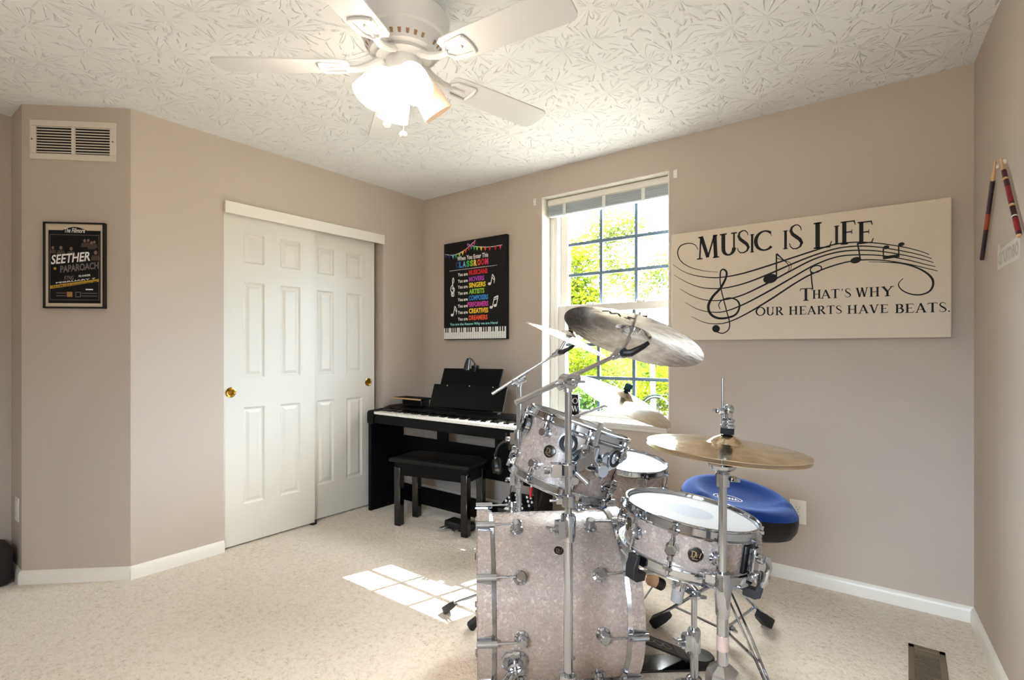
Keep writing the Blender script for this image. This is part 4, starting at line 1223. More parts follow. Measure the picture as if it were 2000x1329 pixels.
def drum(root, M, r, depth, n, phase, lug='pair', head=clear_head_m, dot=0, skip=()):
    """upright shell drum: M = frame at the middle of the shell, z towards the batter head"""
    h = depth / 2
    MB().lathe([(r, -h), (r, h), (r - .007, h - .004), (r - .007, -h + .004)], M, 72, close=True).build('shell', pearl, root)
    for s_ in (1, -1):
        Mf = M @ Matrix.Diagonal((1, 1, s_, 1))
        hd = MB().lathe([(r + .004, h - .012), (r + .0045, h + .003), (r - .004, h + .0065), (r - .012, h + .0055), (.0001, h + .0055)], Mf, 72).build('drumhead', head, root)
        if dot and s_ > 0: MB().lathe([(dot, h + .0058), (.0001, h + .0062)], Mf, 48).build('centre_dot', dot_m, hd)
        hp_ = MB().lathe([(r + .006, h - .013), (r + .016, h - .013), (r + .017, h - .010), (r + .010, h - .007), (r + .009, h + .010), (r + .012, h + .014), (r + .013, h + .017), (r + .008, h + .018), (r + .0055, h + .014), (r + .0055, h - .010)], Mf, 72, close=True)
        for k in range(n):
            a = 2 * pi * k / n + phase
            Mk = Mf @ Matrix.Rotation(a, 4, 'Z')
            hp_.box((r + .009, -.012, h - .013), (r + .024, .012, h - .005), Mk)
        hp_.build('hoop', chrome, root)
    for k in range(n):
        if k in skip: continue
        a = 2 * pi * k / n + phase
        Mk = M @ Matrix.Rotation(a, 4, 'Z')
        heights = [0.0] if lug == 'mid' else [h * .52, -h * .52]
        for i, z in enumerate(heights):
            Ml = Mk @ Matrix.Translation((r, 0, z)) @ Matrix.Rotation(pi / 2, 4, 'Y')
            q = MB().lathe([(.018, -.001), (.018, .003), (.0125, .006), (.0115, .012), (.014, .014), (.014, .023), (.011, .026), (.0001, .026)], Ml, 22)
            lo = q.build('lug', chrome, root)
            q = MB()
            for s_ in ((1, -1) if lug == 'mid' else ((1,) if i == 0 else (-1,))):
                q.cyl(Mk @ V((r + .0185, 0, z)), Mk @ V((r + .0185, 0, s_ * (h + .002))), .0032, seg=8)
                q.cyl(Mk @ V((r + .0185, 0, z)), Mk @ V((r + .0185, 0, z + s_ * .026)), .0062, seg=10)
                q.cyl(Mk @ V((r + .0185, 0, s_ * (h - .004))), Mk @ V((r + .0185, 0, s_ * (h + .006))), .0055, seg=8)
            q.build('tension_rod', chrome, lo)

# ------------------------------------------------------------------ bass drum
ax = (KX * cos(radians(4.6)) + KF * sin(radians(4.6))).normalized()      # from the front head to the batter side
bcen = K(.137, 1.925, .300)
bd_ = thing('bass_drum', 'white pearl bass drum lying on its side with matching hoops and chrome lugs', 'drum', (bcen.x, bcen.y, 0))
MBD = frame(bcen, ax, -KF.cross(ax).cross(ax))                            # local x roughly towards the viewer
xv = (-KF - ax * (-KF).dot(ax)).normalized()
MBD = frame(bcen, ax, xv)                                                 # x = towards the viewer, y, z = axis
RB, LB = .281, .265                                                       # radius, half length over the hoops
MB().lathe([(RB, -LB + .02), (RB, LB - .02), (RB - .008, LB - .024), (RB - .008, -LB + .024)], MBD, 96, close=True).build('shell', pearl, bd_)
ysgn = 1 if (MBD.to_3x3() @ V((0, 1, 0))).z > 0 else -1
def bang(phi):  # angle phi above horizontal on the viewer's side -> lathe angle
    return ysgn * radians(phi)
for s_ in (-1, 1):
    Mf = MBD @ Matrix.Diagonal((1, 1, s_, 1))
    hm = MB().lathe([(RB + .003, LB - .042), (RB + .014, LB - .042), (RB + .014, LB), (RB + .003, LB)], Mf, 96, close=True).build('hoop', pearl, bd_)
    MB().lathe([(RB + .0005, LB - .055), (RB + .007, LB - .055), (RB + .010, LB - .047), (RB + .012, LB - .0415), (RB + .0005, LB - .0415)], Mf, 96, close=True).build('hoop_rim', chrome_s, hm)
    MB().lathe([(RB + .003, LB - .030), (RB - .01, LB - .012), (.0001, LB - .012)], Mf, 72).build('drumhead', head_m if s_ > 0 else mat('amber_front_head', (206, 150, 96), .3), bd_)
    for phi in [-3 + 36 * k for k in range(10)]:
        Mk = MBD @ Matrix.Rotation(bang(phi), 4, 'Z')
        zl = s_ * (LB - .135)
        Ml = Mk @ Matrix.Translation((RB, 0, zl)) @ Matrix.Rotation(pi / 2, 4, 'Y')
        q = MB().lathe([(.023, -.001), (.023, .004), (.016, .007), (.014, .016), (.017, .018), (.0165, .034), (.013, .037), (.0001, .037)], Ml, 24)
        lo = q.build('lug', chrome, bd_)
        xr = RB + .026
        q = MB().cyl(Mk @ V((xr, 0, zl)), Mk @ V((xr, 0, s_ * (LB - .004))), .0036, seg=10)
        q.build('tension_rod', chrome, lo)
        q = MB().cyl(Mk @ V((xr, 0, s_ * (LB - .058))), Mk @ V((xr, 0, s_ * (LB + .004))), .0115, .0115, 16)
        q.prism([(-.020, s_ * (LB - .040)), (.020, s_ * (LB - .040)), (.012, s_ * (LB + .006)), (-.012, s_ * (LB + .006))], Mk @ Matrix(((0, 0, 1, 0), (1, 0, 0, 0), (0, 1, 0, 0), (0, 0, 0, 1))), RB + .0145, RB + .019)
        q.build('claw_hook', chrome, lo)
def on_bass(phi, z, out=0.0):
    Mk = MBD @ Matrix.Rotation(bang(phi), 4, 'Z') @ Matrix.Translation((RB + out, 0, z))
    n = Mk.to_3x3() @ V((1, 0, 0))
    return frame(Mk.translation, n, UP.cross(n))
badge(bd_, on_bass(50, .005), .0155)
MB().lathe([(.008, -.001), (.0085, .002), (.005, .002), (.0045, -.001)], on_bass(-20, .035), 20, close=True).build('air_vent', chrome, bd_)
# spurs
for side, phi in ((0, -20), (1, 200)):
    Mk = on_bass(phi, -.150)
    q = MB().lathe([(.044, -.001), (.044, .004), (.036, .010), (.026, .012), (.024, .030), (.018, .034), (.0001, .034)], Mk, 32)
    so = q.build('spur_mount', chrome, bd_)
    p0 = Mk @ V((0, 0, .022))
    if side:
        ft = K(-.300, 2.36, 0)
    else:
        ft = K(-.20, 1.40, 0)
    d = V((ft.x - p0.x, ft.y - p0.y, 0)).normalized()
    n = d.cross(UP)
    q = MB()
    for k in (-1, 1): q.tube([p0 + n * k * .008, p0.lerp(ft + UP * .05 - d * .04, .9) + n * k * .008, ft + UP * .05 - d * .04 + n * k * .004], .005, 10)
    sl = q.build('spur_leg', chrome, bd_)
    rubber_foot(sl, ft, d, 1.15)
    wing_nut(so, Mk @ V((0, 0, .034)), Mk.to_3x3() @ V((0, 0, 1)), 1.1, 'wing_screw')

# ------------------------------------------------------------------ rack tom
tn = (KX * .335 + KF * .035 + UP * .942).normalized()
tcen = at(1111, 886, 1.70)
tm = thing('rack_tom', 'white pearl rack tom tilted over the bass drum, held on the front cymbal stand', 'drum', tcen - tn * .11)
MT = frame(tcen, tn, -KF)
ty = 1 if (MT.to_3x3() @ V((0, 1, 0))).dot(KX) > 0 else -1
RT, DT = .158, .190
drum(tm, MT, RT, DT, 8, radians(-41) * ty, 'pair', clear_head_m)
def on_tom(deg, z, out=0):  # deg towards the right of the viewer's side
    Mk = MT @ Matrix.Rotation(radians(deg) * ty, 4, 'Z') @ Matrix.Translation((RT + out, 0, z))
    n = Mk.to_3x3() @ V((1, 0, 0))
    return frame(Mk.translation, n, tn.cross(n))
badge(tm, on_tom(-30, .002), .0185)
badge(tm, on_tom(69, -.012), .0185)
# suspension plate round the bracket side with its dark grommets
q = MB()
a0, a1 = radians(-16), radians(56)
seg = 20
zt, zb_ = .075, -.005
vs = []
for i in range(seg + 1):
    t = i / seg; a = (a0 + (a1 - a0) * t) * ty
    dip = zb_ + .045 * (1 - sin(pi * t)) ** 1.3
    for rr, zz in ((RT + .012, zt), (RT + .012, dip), (RT + .0145, dip), (RT + .0145, zt)):
        vs.append(MT @ V((rr * cos(a), rr * sin(a), zz)))
fs = [(4 * i + k, 4 * i + (k + 1) % 4, 4 * i + 4 + (k + 1) % 4, 4 * i + 4 + k) for i in range(seg) for k in range(4)] + [(0, 1, 2, 3), (4 * seg + 3, 4 * seg + 2, 4 * seg + 1, 4 * seg)]
q.add(vs, fs)
pl_o = q.build('suspension_plate', chrome, tm)
for deg, z in ((-13, .046), (42, .046), (-81, .046), (15, .022)):
    Mk = on_tom(deg, z, .0005)
    g_ = MB().lathe([(.0185, 0), (.027, .0), (.0275, .016), (.025, .018), (.018, .0165)], Mk, 30, close=True).build('rubber_grommet', rubber, tm)
    MB().lathe([(.0275, .001), (.0315, .001), (.0315, .0155), (.0275, .0155)], Mk, 30, close=True).build('grommet_ring', chrome, g_)
# bracket hub and hexagonal rod standing up from the tom mount
Mk = on_tom(25, .004, .020)
q = MB().lathe([(.024, -.010), (.024, .010), (.018, .018), (.0001, .018)], Mk, 24)
bk_o = q.build('mount_bracket', chrome, tm)
rb = at(1156, 893, 1.515); rt_ = at(1174, 825, 1.500)
MB().cyl(rb, rt_, .0075, seg=6).build('mount_rod', chrome_s, tm)
q = MB(); qv = rb.lerp(Mk.translation, .5)
dq = Mk.translation - rb
q.cyl(rb + dq * .12, Mk.translation, .011, seg=16); q.lathe([(.0080, -.020), (.0165, -.018), (.0175, .0), (.0165, .018), (.0080, .020)], frame(rb + (rt_ - rb) * .14, rt_ - rb), 20, close=True); q.build('mount_clamp', chrome, tm, bevel=.001)
wing_nut(tm, on_tom(14, .02, .025).translation, tn, .9)

# ------------------------------------------------------------------ floor tom
fn = (KX * .10 - KF * .11 + UP * .985).normalized()
ftop = at(1226, 901, 2.52)
fcen = ftop - fn * .17
ftm = thing('floor_tom', 'white pearl floor tom hung behind the rack tom, below the window sill', 'drum', (fcen.x, fcen.y, 0))
MF = frame(fcen, fn, -KF)
drum(ftm, MF, .178, .33, 8, radians(14), 'pair', clear_head_m)
dm = (K(.262, 2.47, 0) - K(.556, 2.52, 0)).normalized()
pm_ = fcen + dm * .180 + UP * .02
MB().lathe([(.030, -.002), (.030, .006), (.018, .010), (.016, .030), (.0001, .030)], frame(pm_, dm), 24).build('mount_bracket', chrome, ftm)
MB().cyl(pm_ + dm * .028, pm_ + dm * .088, .008, seg=16).build('mount_arm', chrome_s, ftm)

# ------------------------------------------------------------------ cymbals
def cymbal(name, label, c, n, r, m, hole=.006, bell=.21, drop=.11, cat='cymbal', group=None):
    """c = centre of the rim plane, n = upward normal; bowed disc with a bell"""
    M = frame(c, n, KX)
    hB, t = r * drop, .0012
    top = []
    rb_ = r * bell
    for i in range(7):
        u = i / 6; top.append((max(hole, rb_ * u), hB + r * .115 * (1 - u * u)))
    for i in range(1, 13):
        u = i / 12; rr = rb_ + (r - rb_) * u; top.append((rr, hB * (1 - u ** 1.25)))
    prof = [(a, z + t / 2) for a, z in top] + [(a, z - t / 2) for a, z in reversed(top)]
    o = MB().lathe(prof, Matrix.Identity(4), 96, close=True).build(name, m, local=M, sharp=60)
    tag(o, label, cat, group)
    return M, hB + r * .115, o

def boom_stand(root, c, zs, rs, zt, tail, tip, nrm, cc, bell_z, M, legs, tail_r=.0075, leg_top=.34, leg_rad=.30, wing=-KX, lever=True, nut='wing'):
    """upright tubes, tilter, boom arm to the cymbal seat"""
    for i in range(len(zs) - 1):
        tube_part(root, 'upright_tube', (c.x, c.y, zs[i]), (c.x, c.y, zs[i + 1]), rs[i])
    for z in zs[1:-1]:
        collar(root, V((c.x, c.y, z)), rs[0], .075, wing)
    tripod(root, c, leg_top, .10, leg_rad, legs)
    # boom tilter on top of the upright
    tl = V((c.x, c.y, zt))
    dirv = (tip - tail).normalized()
    n = dirv.cross(UP).normalized()
    q = MB().cyl((c.x, c.y, zs[-1] - .01), (c.x, c.y, zt - .012), rs[-1] * 1.35, rs[-1] * 1.15, 20)
    q.cyl(tl - n * .020, tl + n * .020, .021, seg=24)
    q.cyl(tl - dirv * .034, tl + dirv * .034, .0135, seg=18)
    q.build('boom_tilter', chrome_s, root)
    wing_nut(root, tl - n * .020 if n.dot(KF) > 0 else tl + n * .020, -n if n.dot(KF) > 0 else n, 1.2, 'tilter_wing_nut')
    q = MB().cyl(tail, tail.lerp(tip, .55), tail_r, seg=16).cyl(tail.lerp(tip, .55), tip, tail_r * .78, seg=14)
    q.build('boom_arm', chrome_s, root)
    # cymbal tilter
    q = MB().cyl(tip - dirv * .032, tip - dirv * .004, .0105, seg=16).cyl(tip - n * .013, tip + n * .013, .0155, seg=20)
    q.build('cymbal_tilter', chrome_s, root)
    top = M @ V((0, 0, bell_z))
    rod_top = top + nrm * (.04 if nut == 'wing' else .02)
    MB().cyl(tip, rod_top, .0036, seg=10).cyl(tip, tip.lerp(top, .55), .0062, seg=12).build('cymbal_rod', chrome_s, root)
    if lever:
        s_ = -1 if n.dot(KF) > 0 else 1
        e0 = tip + n * s_ * .016
        MB().tube([e0, e0 + n * s_ * .010 + KX * .012, e0 + n * s_ * .012 + KX * .045 + UP * .018, e0 + n * s_ * .012 + KX * .062 + UP * .030], [.011, .011, .008, .006], 10).build('tilter_lever', blackp, root)
    Mt_ = frame(top, nrm)
    MB().lathe([(.0045, .0015), (.016, .0015), (.016, .012), (.0045, .012)], Mt_, 20, close=True).build('cymbal_felt', felt_m, root)
    MB().lathe([(.0045, -.014), (.017, -.014), (.017, -.0045), (.0045, -.0045)], Mt_, 20, close=True).build('cymbal_felt', felt_m, root)
    if nut == 'wing': wing_nut(root, top + nrm * .013, nrm, 1.1, 'cymbal_wing_nut', blackp)
    else: MB().lathe([(.0045, .0125), (.015, .0125), (.017, .020), (.017, .030), (.012, .036), (.0001, .037)], Mt_, 24).build('cymbal_nut', green_felt, root)
    MB().cyl(top - nrm * .024, top - nrm * .0145, .013, .016, 18).build('cymbal_seat', chrome_s, root)

# front stand with the big crash
nA = V((0, 0, 0)) + KX * .353 + KF * .216 + UP * .910; nA.normalize()
cA = at(1233, 662, 1.57)
MA, bzA, oA = cymbal('crash_cymbal', 'large silvery crash cymbal tilted to show its underside in front of the window', cA, nA, .213, crash_m)
sc_ = at(1110, 745, 1.43)
sA = thing('cymbal_stand', 'chrome boom cymbal stand nearest the camera, in front of the bass drum', 'cymbal stand', (sc_.x, sc_.y, 0), 'boom cymbal stands')
tipA = MA @ V((0, 0, -.055)); tipA = at(1213, 690, 1.515)
boom_stand(sA, V((sc_.x, sc_.y, 0)), [.0, .70, 1.085], [.0128, .0098], 1.103, at(1007, 787.5, 1.375), tipA, nA, cA, bzA, MA, (200, 320, 80), .0078, .275, .30, (-KX * .9 - KF * .4).normalized())
q = MB()
for w_ in ([(-.030, .004), (-.018, -.012), (-.010, .006), (-.001, -.012), (.008, .008)], [(.016, .006), (.028, .010), (.022, -.002), (.034, -.008), (.020, -.012)]):
    S = smooth(w_, 4)
    q.ribbon([(-.075 + a * 1.4, -.130 + b * 1.4, .006) for a, b in S], Matrix(((1, 0, 0, 0), (0, 1, 0, 0), (0, 0, 1, 0), (0, 0, 0, 1))), 0)
MI = MA.inverted()
vsl = []
for p_ in q.v:
    rr = sqrt(p_.x ** 2 + p_.y ** 2); u = (rr - .213 * .21) / (.213 * .79)
    vsl.append(V((p_.x, p_.y, .213 * .11 * (1 - u ** 1.25) - .0012)))
q.v = vsl
mk = q.build('printed_mark', print_black, local=MA); mk.matrix_world = Matrix.Identity(4); mk.parent = oA
# memory lock and multi-clamp that carries the tom
for z, nm in ((.86, 'tom_clamp'), (.775, 'memory_lock')):
    q = MB().lathe([(.0102, -.016), (.019, -.016), (.019, .016), (.0102, .016)], Matrix.Translation((sc_.x, sc_.y, z)), 22, close=True)
    if nm == 'tom_clamp':
        e = rb + (rt_ - rb).normalized() * .006
        d_ = (e - V((sc_.x, sc_.y, z)))
        Mx = frame(V((sc_.x, sc_.y, z)) + d_.normalized() * .020, d_, UP)
        q.box((-.017, -.016, 0), (.017, .016, d_.length - .032), Mx)
        q.cyl(e - tn * .02, e + tn * .02, .014, seg=8)
        q.box((-.018, -.018, -.048), (.018, .018, -.018), frame(V((sc_.x, sc_.y, z)), KX, UP))
    else:
        q.box((-.008, -.010, .016), (.008, .010, .034), frame(V((sc_.x, sc_.y, z)), -KX, UP))
        q.cyl(V((sc_.x, sc_.y, z)) - KX * .030, V((sc_.x, sc_.y, z)) - KX * .052, .004, seg=8)
    o = q.build(nm, chrome, sA, bevel=.002)
    if nm == 'tom_clamp':
        wing_nut(o, V((sc_.x, sc_.y, z)) - KX * .048 - KF * .01, -KX, 1.1)
        q = MB().cyl(V((sc_.x, sc_.y, z - .004)) + KX * .02 - KF * .014, V((sc_.x, sc_.y, z - .03)) + KX * .05 - KF * .03, .007, .009, 12)
        q.build('clamp_handle', chrome, o)

# left rear stand with the edge-on crash
nB = (KX * .405 - KF * .085 + UP * .91).normalized()
cB = at(1107, 665, 2.28)
MBc, bzB, oB = cymbal('crash_cymbal', 'smaller crash cymbal seen almost edge-on at left, behind the large crash', cB, nB, .205, crash_m)
s2 = at(1013, 745, 2.29)
sB = thing('cymbal_stand', 'chrome boom cymbal stand at left behind the bass drum, beside the piano', 'cymbal stand', (s2.x, s2.y, 0), 'boom cymbal stands')
boom_stand(sB, V((s2.x, s2.y, 0)), [0, .62, .80, 1.04], [.0128, .0105, .0095], 1.055, at(961, 770, 2.27), at(1092, 688, 2.28), nB, cB, bzB, MBc, (90, 200, 340), .0070, .28, .22, (-KX * .95 + KF * .1).normalized())

# rear stand with the ride
nC = (KX * .40 - KF * .20 + UP * .895).normalized()
cC = at(1214, 783, 2.36)
MCy, bzC, oC = cymbal('ride_cymbal', 'pale ride cymbal sloping down to the right below the window panes', cC, nC, .240, ride_m, bell=.19, drop=.09)
s3 = K(.262, 2.47, 0)
sC = thing('cymbal_stand', 'chrome boom cymbal stand hidden behind the rack tom, carrying the ride', 'cymbal stand', (s3.x, s3.y, 0), 'boom cymbal stands')
boom_stand(sC, s3, [0, .50, .84], [.0128, .0105], .858, at(1062, 836, 2.50), MCy @ V((0, 0, -.012)) + (at(1184, 789, 2.38) - MCy @ V((0, 0, -.012))) * .6, nC, cC, bzC, MCy, (70, 130, 190), .0075, .25, .24, -KX, lever=False, nut='round')

# ------------------------------------------------------------------ hi-hat
nh = (KX * .075 + UP).normalized()
hx = K(.5055, 1.25, 0)
ch = at(1418, 875, 1.25)
Mh1, bzH, oh1 = cymbal('hi_hat_cymbal', 'upper bronze hi-hat cymbal under the clutch', ch, nh, .184, hat_m, bell=.23, drop=.06, group='hi-hat cymbals')
Mh2, bzH2, oh2 = cymbal('hi_hat_cymbal', 'lower bronze hi-hat cymbal, upside down just beneath the upper one', ch - nh * .0095, -nh, .184, hat_m, bell=.23, drop=.06, group='hi-hat cymbals')
hh = thing('hi_hat_stand', 'chrome hi-hat stand in the right foreground beside the snare drum', 'hi-hat stand', hx, None)
zc = ch.z
tube_part(hh, 'lower_tube', (hx.x, hx.y, .30), (hx.x, hx.y, .60), .0135)
tube_part(hh, 'upper_tube', (hx.x, hx.y, .58), (hx.x, hx.y, zc - .060), .0098)
MB().lathe([(.0105, .655), (.0175, .655), (.0178, .632), (.0195, .628), (.0195, .600), (.0175, .585), (.0165, .555), (.0140, .548)], Matrix.Translation((hx.x, hx.y, 0)), 28).build('height_collar', chrome, hh)
q = MB().box((-.012, -.011, .012), (.012, .011, .040), frame((hx.x, hx.y, .636), (-KX * .8 + KF * .6).normalized(), UP)); oo = q.build('collar_lug', chrome, hh, bevel=.003)
wing_nut(hh, V((hx.x, hx.y, .636)) + (-KX * .8 + KF * .6).normalized() * .040, (-KX * .8 + KF * .6).normalized(), 1.1)
MB().lathe([(.0140, .506), (.0146, .506), (.0146, .470), (.0140, .470)], Matrix.Translation((hx.x, hx.y, 0)), 24).build('maker_band', mat('pale_band_print', (196, 178, 174), .3, .4), hh)
MB().lathe([(.0105, zc - .094), (.0155, zc - .092), (.0165, zc - .062), (.0165, zc - .062), (.0135, zc - .058), (.030, zc - .048), (.033, zc - .040), (.0045, zc - .044)], Matrix.Translation((hx.x, hx.y, 0)), 28).build('seat_cup', chrome, hh)
wing_nut(hh, V((hx.x, hx.y, zc - .075)) + KX * .017, KX, .9, 'tilt_screw')
bt = Mh1 @ V((0, 0, bzH))
MB().cyl((hx.x, hx.y, .55), (hx.x, hx.y, 1.122), .0031, seg=12).build('pull_rod', chrome_s, hh)
Mr = frame(bt, nh)
MB().lathe([(.0045, .001), (.0155, .001), (.0155, .016), (.0045, .016)], Mr, 22, close=True).build('clutch_felt', felt_m, hh)
cu_o = MB().lathe([(.0045, .016), (.017, .016), (.017, .022), (.013, .024), (.013, .030), (.016, .032), (.016, .036), (.009, .040), (.010, .058), (.012, .064), (.0045, .068)], Mr, 24).build('clutch', chrome, hh)
MB().ball(bt + nh * .060, .0125, seg=16).build('clutch_head', chrome, cu_o)
wing_nut(cu_o, bt + nh * .056 - KX * .012, -KX, 1.0, 'clutch_wing_screw')
q = MB().lathe([(.0145, .436), (.018, .434), (.036, .420), (.040, .405), (.040, .370), (.030, .355), (.0145, .355)], Matrix.Translation((hx.x, hx.y, 0)) @ Matrix.Rotation(pi / 8, 4, 'Z'), 8)
q.build('leg_casting', chrome_s, hh, sharp=20)
for a in (215, 335):
    d = KX * cos(radians(a)) + KF * sin(radians(a)); n = d.cross(UP)
    ft = hx + d * .29; top = V((hx.x, hx.y, .385)) + d * .042
    q = MB()
    for k in (-1, 1): q.tube([top + n * k * .012, top.lerp(ft, .5) + UP * .03 + n * k * .010, ft + UP * .036 - d * .03 + n * k * .004], .005, 8)
    lg = q.build('leg', chrome, hh); rubber_foot(lg, ft, d, 1.1)
tube_part(hh, 'lower_tube', (hx.x, hx.y, .035), (hx.x, hx.y, .30), .0135)
q = MB().box((-.045, -.03, .002), (.045, .34, .010), frame(hx, UP, KX * .9 - KF * .44)); q.build('pedal_base', blackp, hh)
q = MB(); Mp = frame(hx, UP, KX * .9 - KF * .44)
q.add([Mp @ V(p) for p in ((-.04, .04, .11), (.04, .04, .11), (.045, .30, .022), (-.045, .30, .022), (-.04, .04, .118), (.04, .04, .118), (.045, .30, .030), (-.045, .30, .030))], [(0, 1, 2, 3), (4, 7, 6, 5), (0, 4, 5, 1), (1, 5, 6, 2), (2, 6, 7, 3), (3, 7, 4, 0)])
q.build('footboard', blackp, hh)

# ------------------------------------------------------------------ snare drum and stand
ns = (KX * .150 - KF * .01 + UP * .988).normalized()
stop = at(1349.5, 994, 1.49)
scen = stop - ns * .070
sn = thing('snare_drum', 'white pearl snare drum with a coated head, between the bass drum and hi-hat stand', 'drum', scen - ns * .075)
MS = frame(scen, ns, -KF)
sy = 1 if (MS.to_3x3() @ V((0, 1, 0))).dot(KX) > 0 else -1
RS = .172
drum(sn, MS, RS, .112, 10, radians(-31) * sy, 'mid', head_m, .062, skip=(2,) if sy > 0 else (8,))
def on_sn(deg, z, out=0):
    Mk = MS @ Matrix.Rotation(radians(deg) * sy, 4, 'Z') @ Matrix.Translation((RS + out, 0, z))
    n = Mk.to_3x3() @ V((1, 0, 0))
    return frame(Mk.translation, n, ns.cross(n))
badge(sn, on_sn(-12, .0), .0185)
badge(sn, on_sn(-86, .004), .0185)
# throw-off
Mk = on_sn(40, .0)
q = MB().box((-.026, -.038, 0), (.026, .036, .010), Mk); q.build('strainer_plate', blackp, sn, bevel=.003)
q = MB().box((-.016, -.030, .010), (.016, .034, .030), Mk).cyl(Mk @ V((-.004, .012, .03)), Mk @ V((-.004, .012, .048)), .012, seg=18).box((-.014, -.052, .014), (.014, -.024, .040), Mk)
q.cyl(Mk @ V((-.022, -.036, .030)), Mk @ V((.022, -.036, .030)), .007, seg=14)
q.build('strainer', chrome, sn, bevel=.004)
q = MB().tube([Mk @ V((.010, .020, .048)), Mk @ V((.010, -.005, .056)), Mk @ V((.012, -.040, .052)), Mk @ V((.012, -.060, .046))], [.008, .007, .009, .006], 10); q.build('throw_off_lever', chrome, sn)
# stand
st = thing('snare_stand', 'chrome snare stand with a basket holding the snare drum', 'drum stand', K(.535, 1.53, 0))
sp_ = K(.535, 1.53, 0)
tube_part(st, 'lower_tube', (sp_.x, sp_.y, .03), (sp_.x, sp_.y, .335), .0120)
tube_part(st, 'upper_tube', (sp_.x, sp_.y, .32), (sp_.x, sp_.y, .472), .0085)
collar(st, V((sp_.x, sp_.y, .335)), .0115, .07, (-KX * .9 - KF * .2).normalized())
tripod(st, sp_, .20, .06, .25, (100, 220, 340), 1.0, .02)
bc = scen - ns * .135                                                    # basket hub
q = MB().cyl(bc + ns * .055, bc - ns * .03, .0105, seg=18); q.build('basket_shaft', chrome, st)
MB().cyl(bc - ns * .028, bc - ns * .064, .0175, .0165, 22).build('shaft_grip', grey_rub, st)
MB().lathe([(.011, -.028), (.0185, -.028), (.0195, -.012), (.0165, .002), (.011, .002)], frame(bc, ns), 22, close=True).build('basket_nut', chrome, st)
jt = V((sp_.x, sp_.y, .476))
q = MB().cyl(jt - KF * .018, jt + KF * .018, .015, seg=20)
q.box((-.009, -.010, 0), (.009, .010, (bc - ns * .014 - jt).length - .016), frame(jt, bc - ns * .014 - jt, KF))
q.build('tilt_joint', chrome, st, bevel=.002)
wing_nut(st, jt - KF * .018, -KF, 1.0)
for deg in (-58, 60, 178):
    Mk = MS @ Matrix.Rotation(radians(deg) * sy, 4, 'Z')
    p0 = bc + ns * .03; e_in = Mk @ V((.055, 0, -.118)); e_out = Mk @ V((RS + .020, 0, -.098))
    q = MB().tube([p0 + (e_in - p0) * .2, e_in, Mk @ V((.11, 0, -.103)), e_out], .0065, 10)
    arm_ = q.build('basket_arm', chrome, st)
    q = MB()
    prof = [(RS - .01, -.092), (RS + .020, -.092), (RS + .0235, -.080), (RS + .0225, -.045), (RS + .032, -.045), (RS + .040, -.075), (RS + .036, -.108), (RS + .022, -.116), (RS - .008, -.114)]
    vs = [Mk @ V((x, y, z)) for y in (-.016, .016) for x, z in prof]; n_ = len(prof)
    q.add(vs, [tuple(range(n_ - 1, -1, -1)), tuple(range(n_, 2 * n_))] + [(i, (i + 1) % n_, n_ + (i + 1) % n_, n_ + i) for i in range(n_)])
    q.build('rubber_grip', rubber, arm_, bevel=.002)

# ------------------------------------------------------------------ throne
tp = K(.856, 2.10, 0)
th = thing('drum_throne', 'drum throne with a blue velour saddle seat and black sides on a chrome tripod', 'stool', tp)
tube_part(th, 'post', (tp.x, tp.y, .012), (tp.x, tp.y, .470), .0125)
MB().lathe([(.0130, .30), (.0175, .30), (.0175, .235), (.0130, .235)], Matrix.Translation(tp), 22, close=True).build('post_sleeve', chrome, th)
tripod(th, tp, .235, .065, (.285, .285, .43), (30, 150, 270), 1.4, .024)
wing_nut(th, tp + KX * .024 + UP * .065, KX, 1.1)
tn_ = (KX * .13 - KF * .10 + UP).normalized()
sc0 = K(.903, 2.12, .485)
MTh = frame(sc0, tn_, KX)
MB().cyl((tp.x, tp.y, .45), (tp.x, tp.y, .478), .030, seg=20).build('seat_bracket', blackp, th)
velour = mat('blue_velour', (10, 46, 118), .9, spec=.15, sheen=.35, bump=(500, .3, 2)); velour.node_tree.nodes['Principled BSDF'].inputs['Sheen Tint'].default_value = (.5, .65, 1, 1)
def seat_r(a):
    ca, sa = abs(cos(a)) ** (2 / 2.5), abs(sin(a)) ** (2 / 2.5)
    return V((.218 * ca * (1 if cos(a) >= 0 else -1), .195 * sa * (1 if sin(a) >= 0 else -1)))
def seat_top(x, y):
    d = sqrt((x / .218) ** 2 + (y / .195) ** 2)
    rim = math.exp(-((d - .80) / .17) ** 2) * (.022 if y > -.06 else .012)
    return .108 + rim - .012 * max(0, 1 - d * 1.3) + (.018 * max(0, y / .195))
NS = 72
rings_side = [(.55, 0), (.86, .002), (.95, .014), (1.0, .04), (1.0, .072), (.985, .092)]
q = MB(); vs = []
for s_, z in rings_side:
    for i in range(NS):
        p2 = seat_r(2 * pi * i / NS) * s_
        vs.append(MTh @ V((p2.x, p2.y, z)))
q.add(vs, [(k * NS + i, k * NS + (i + 1) % NS, (k + 1) * NS + (i + 1) % NS, (k + 1) * NS + i) for k in range(len(rings_side) - 1) for i in range(NS)] + [tuple(range(NS))])
q.build('seat_side', vinyl, th)
q = MB(); vs = []
tops = [.985, .965, .93, .88, .80, .70, .6, .48, .36, .24, .12]
for s_ in tops:
    for i in range(NS):
        p2 = seat_r(2 * pi * i / NS) * s_
        z = seat_top(p2.x, p2.y)
        if s_ > .9: z = .092 + (z - .092) * {.985: 0, .965: .45, .93: .8}[s_]
        vs.append(MTh @ V((p2.x, p2.y, z)))
vs.append(MTh @ V((0, 0, seat_top(0, 0))))
n_ = len(tops)
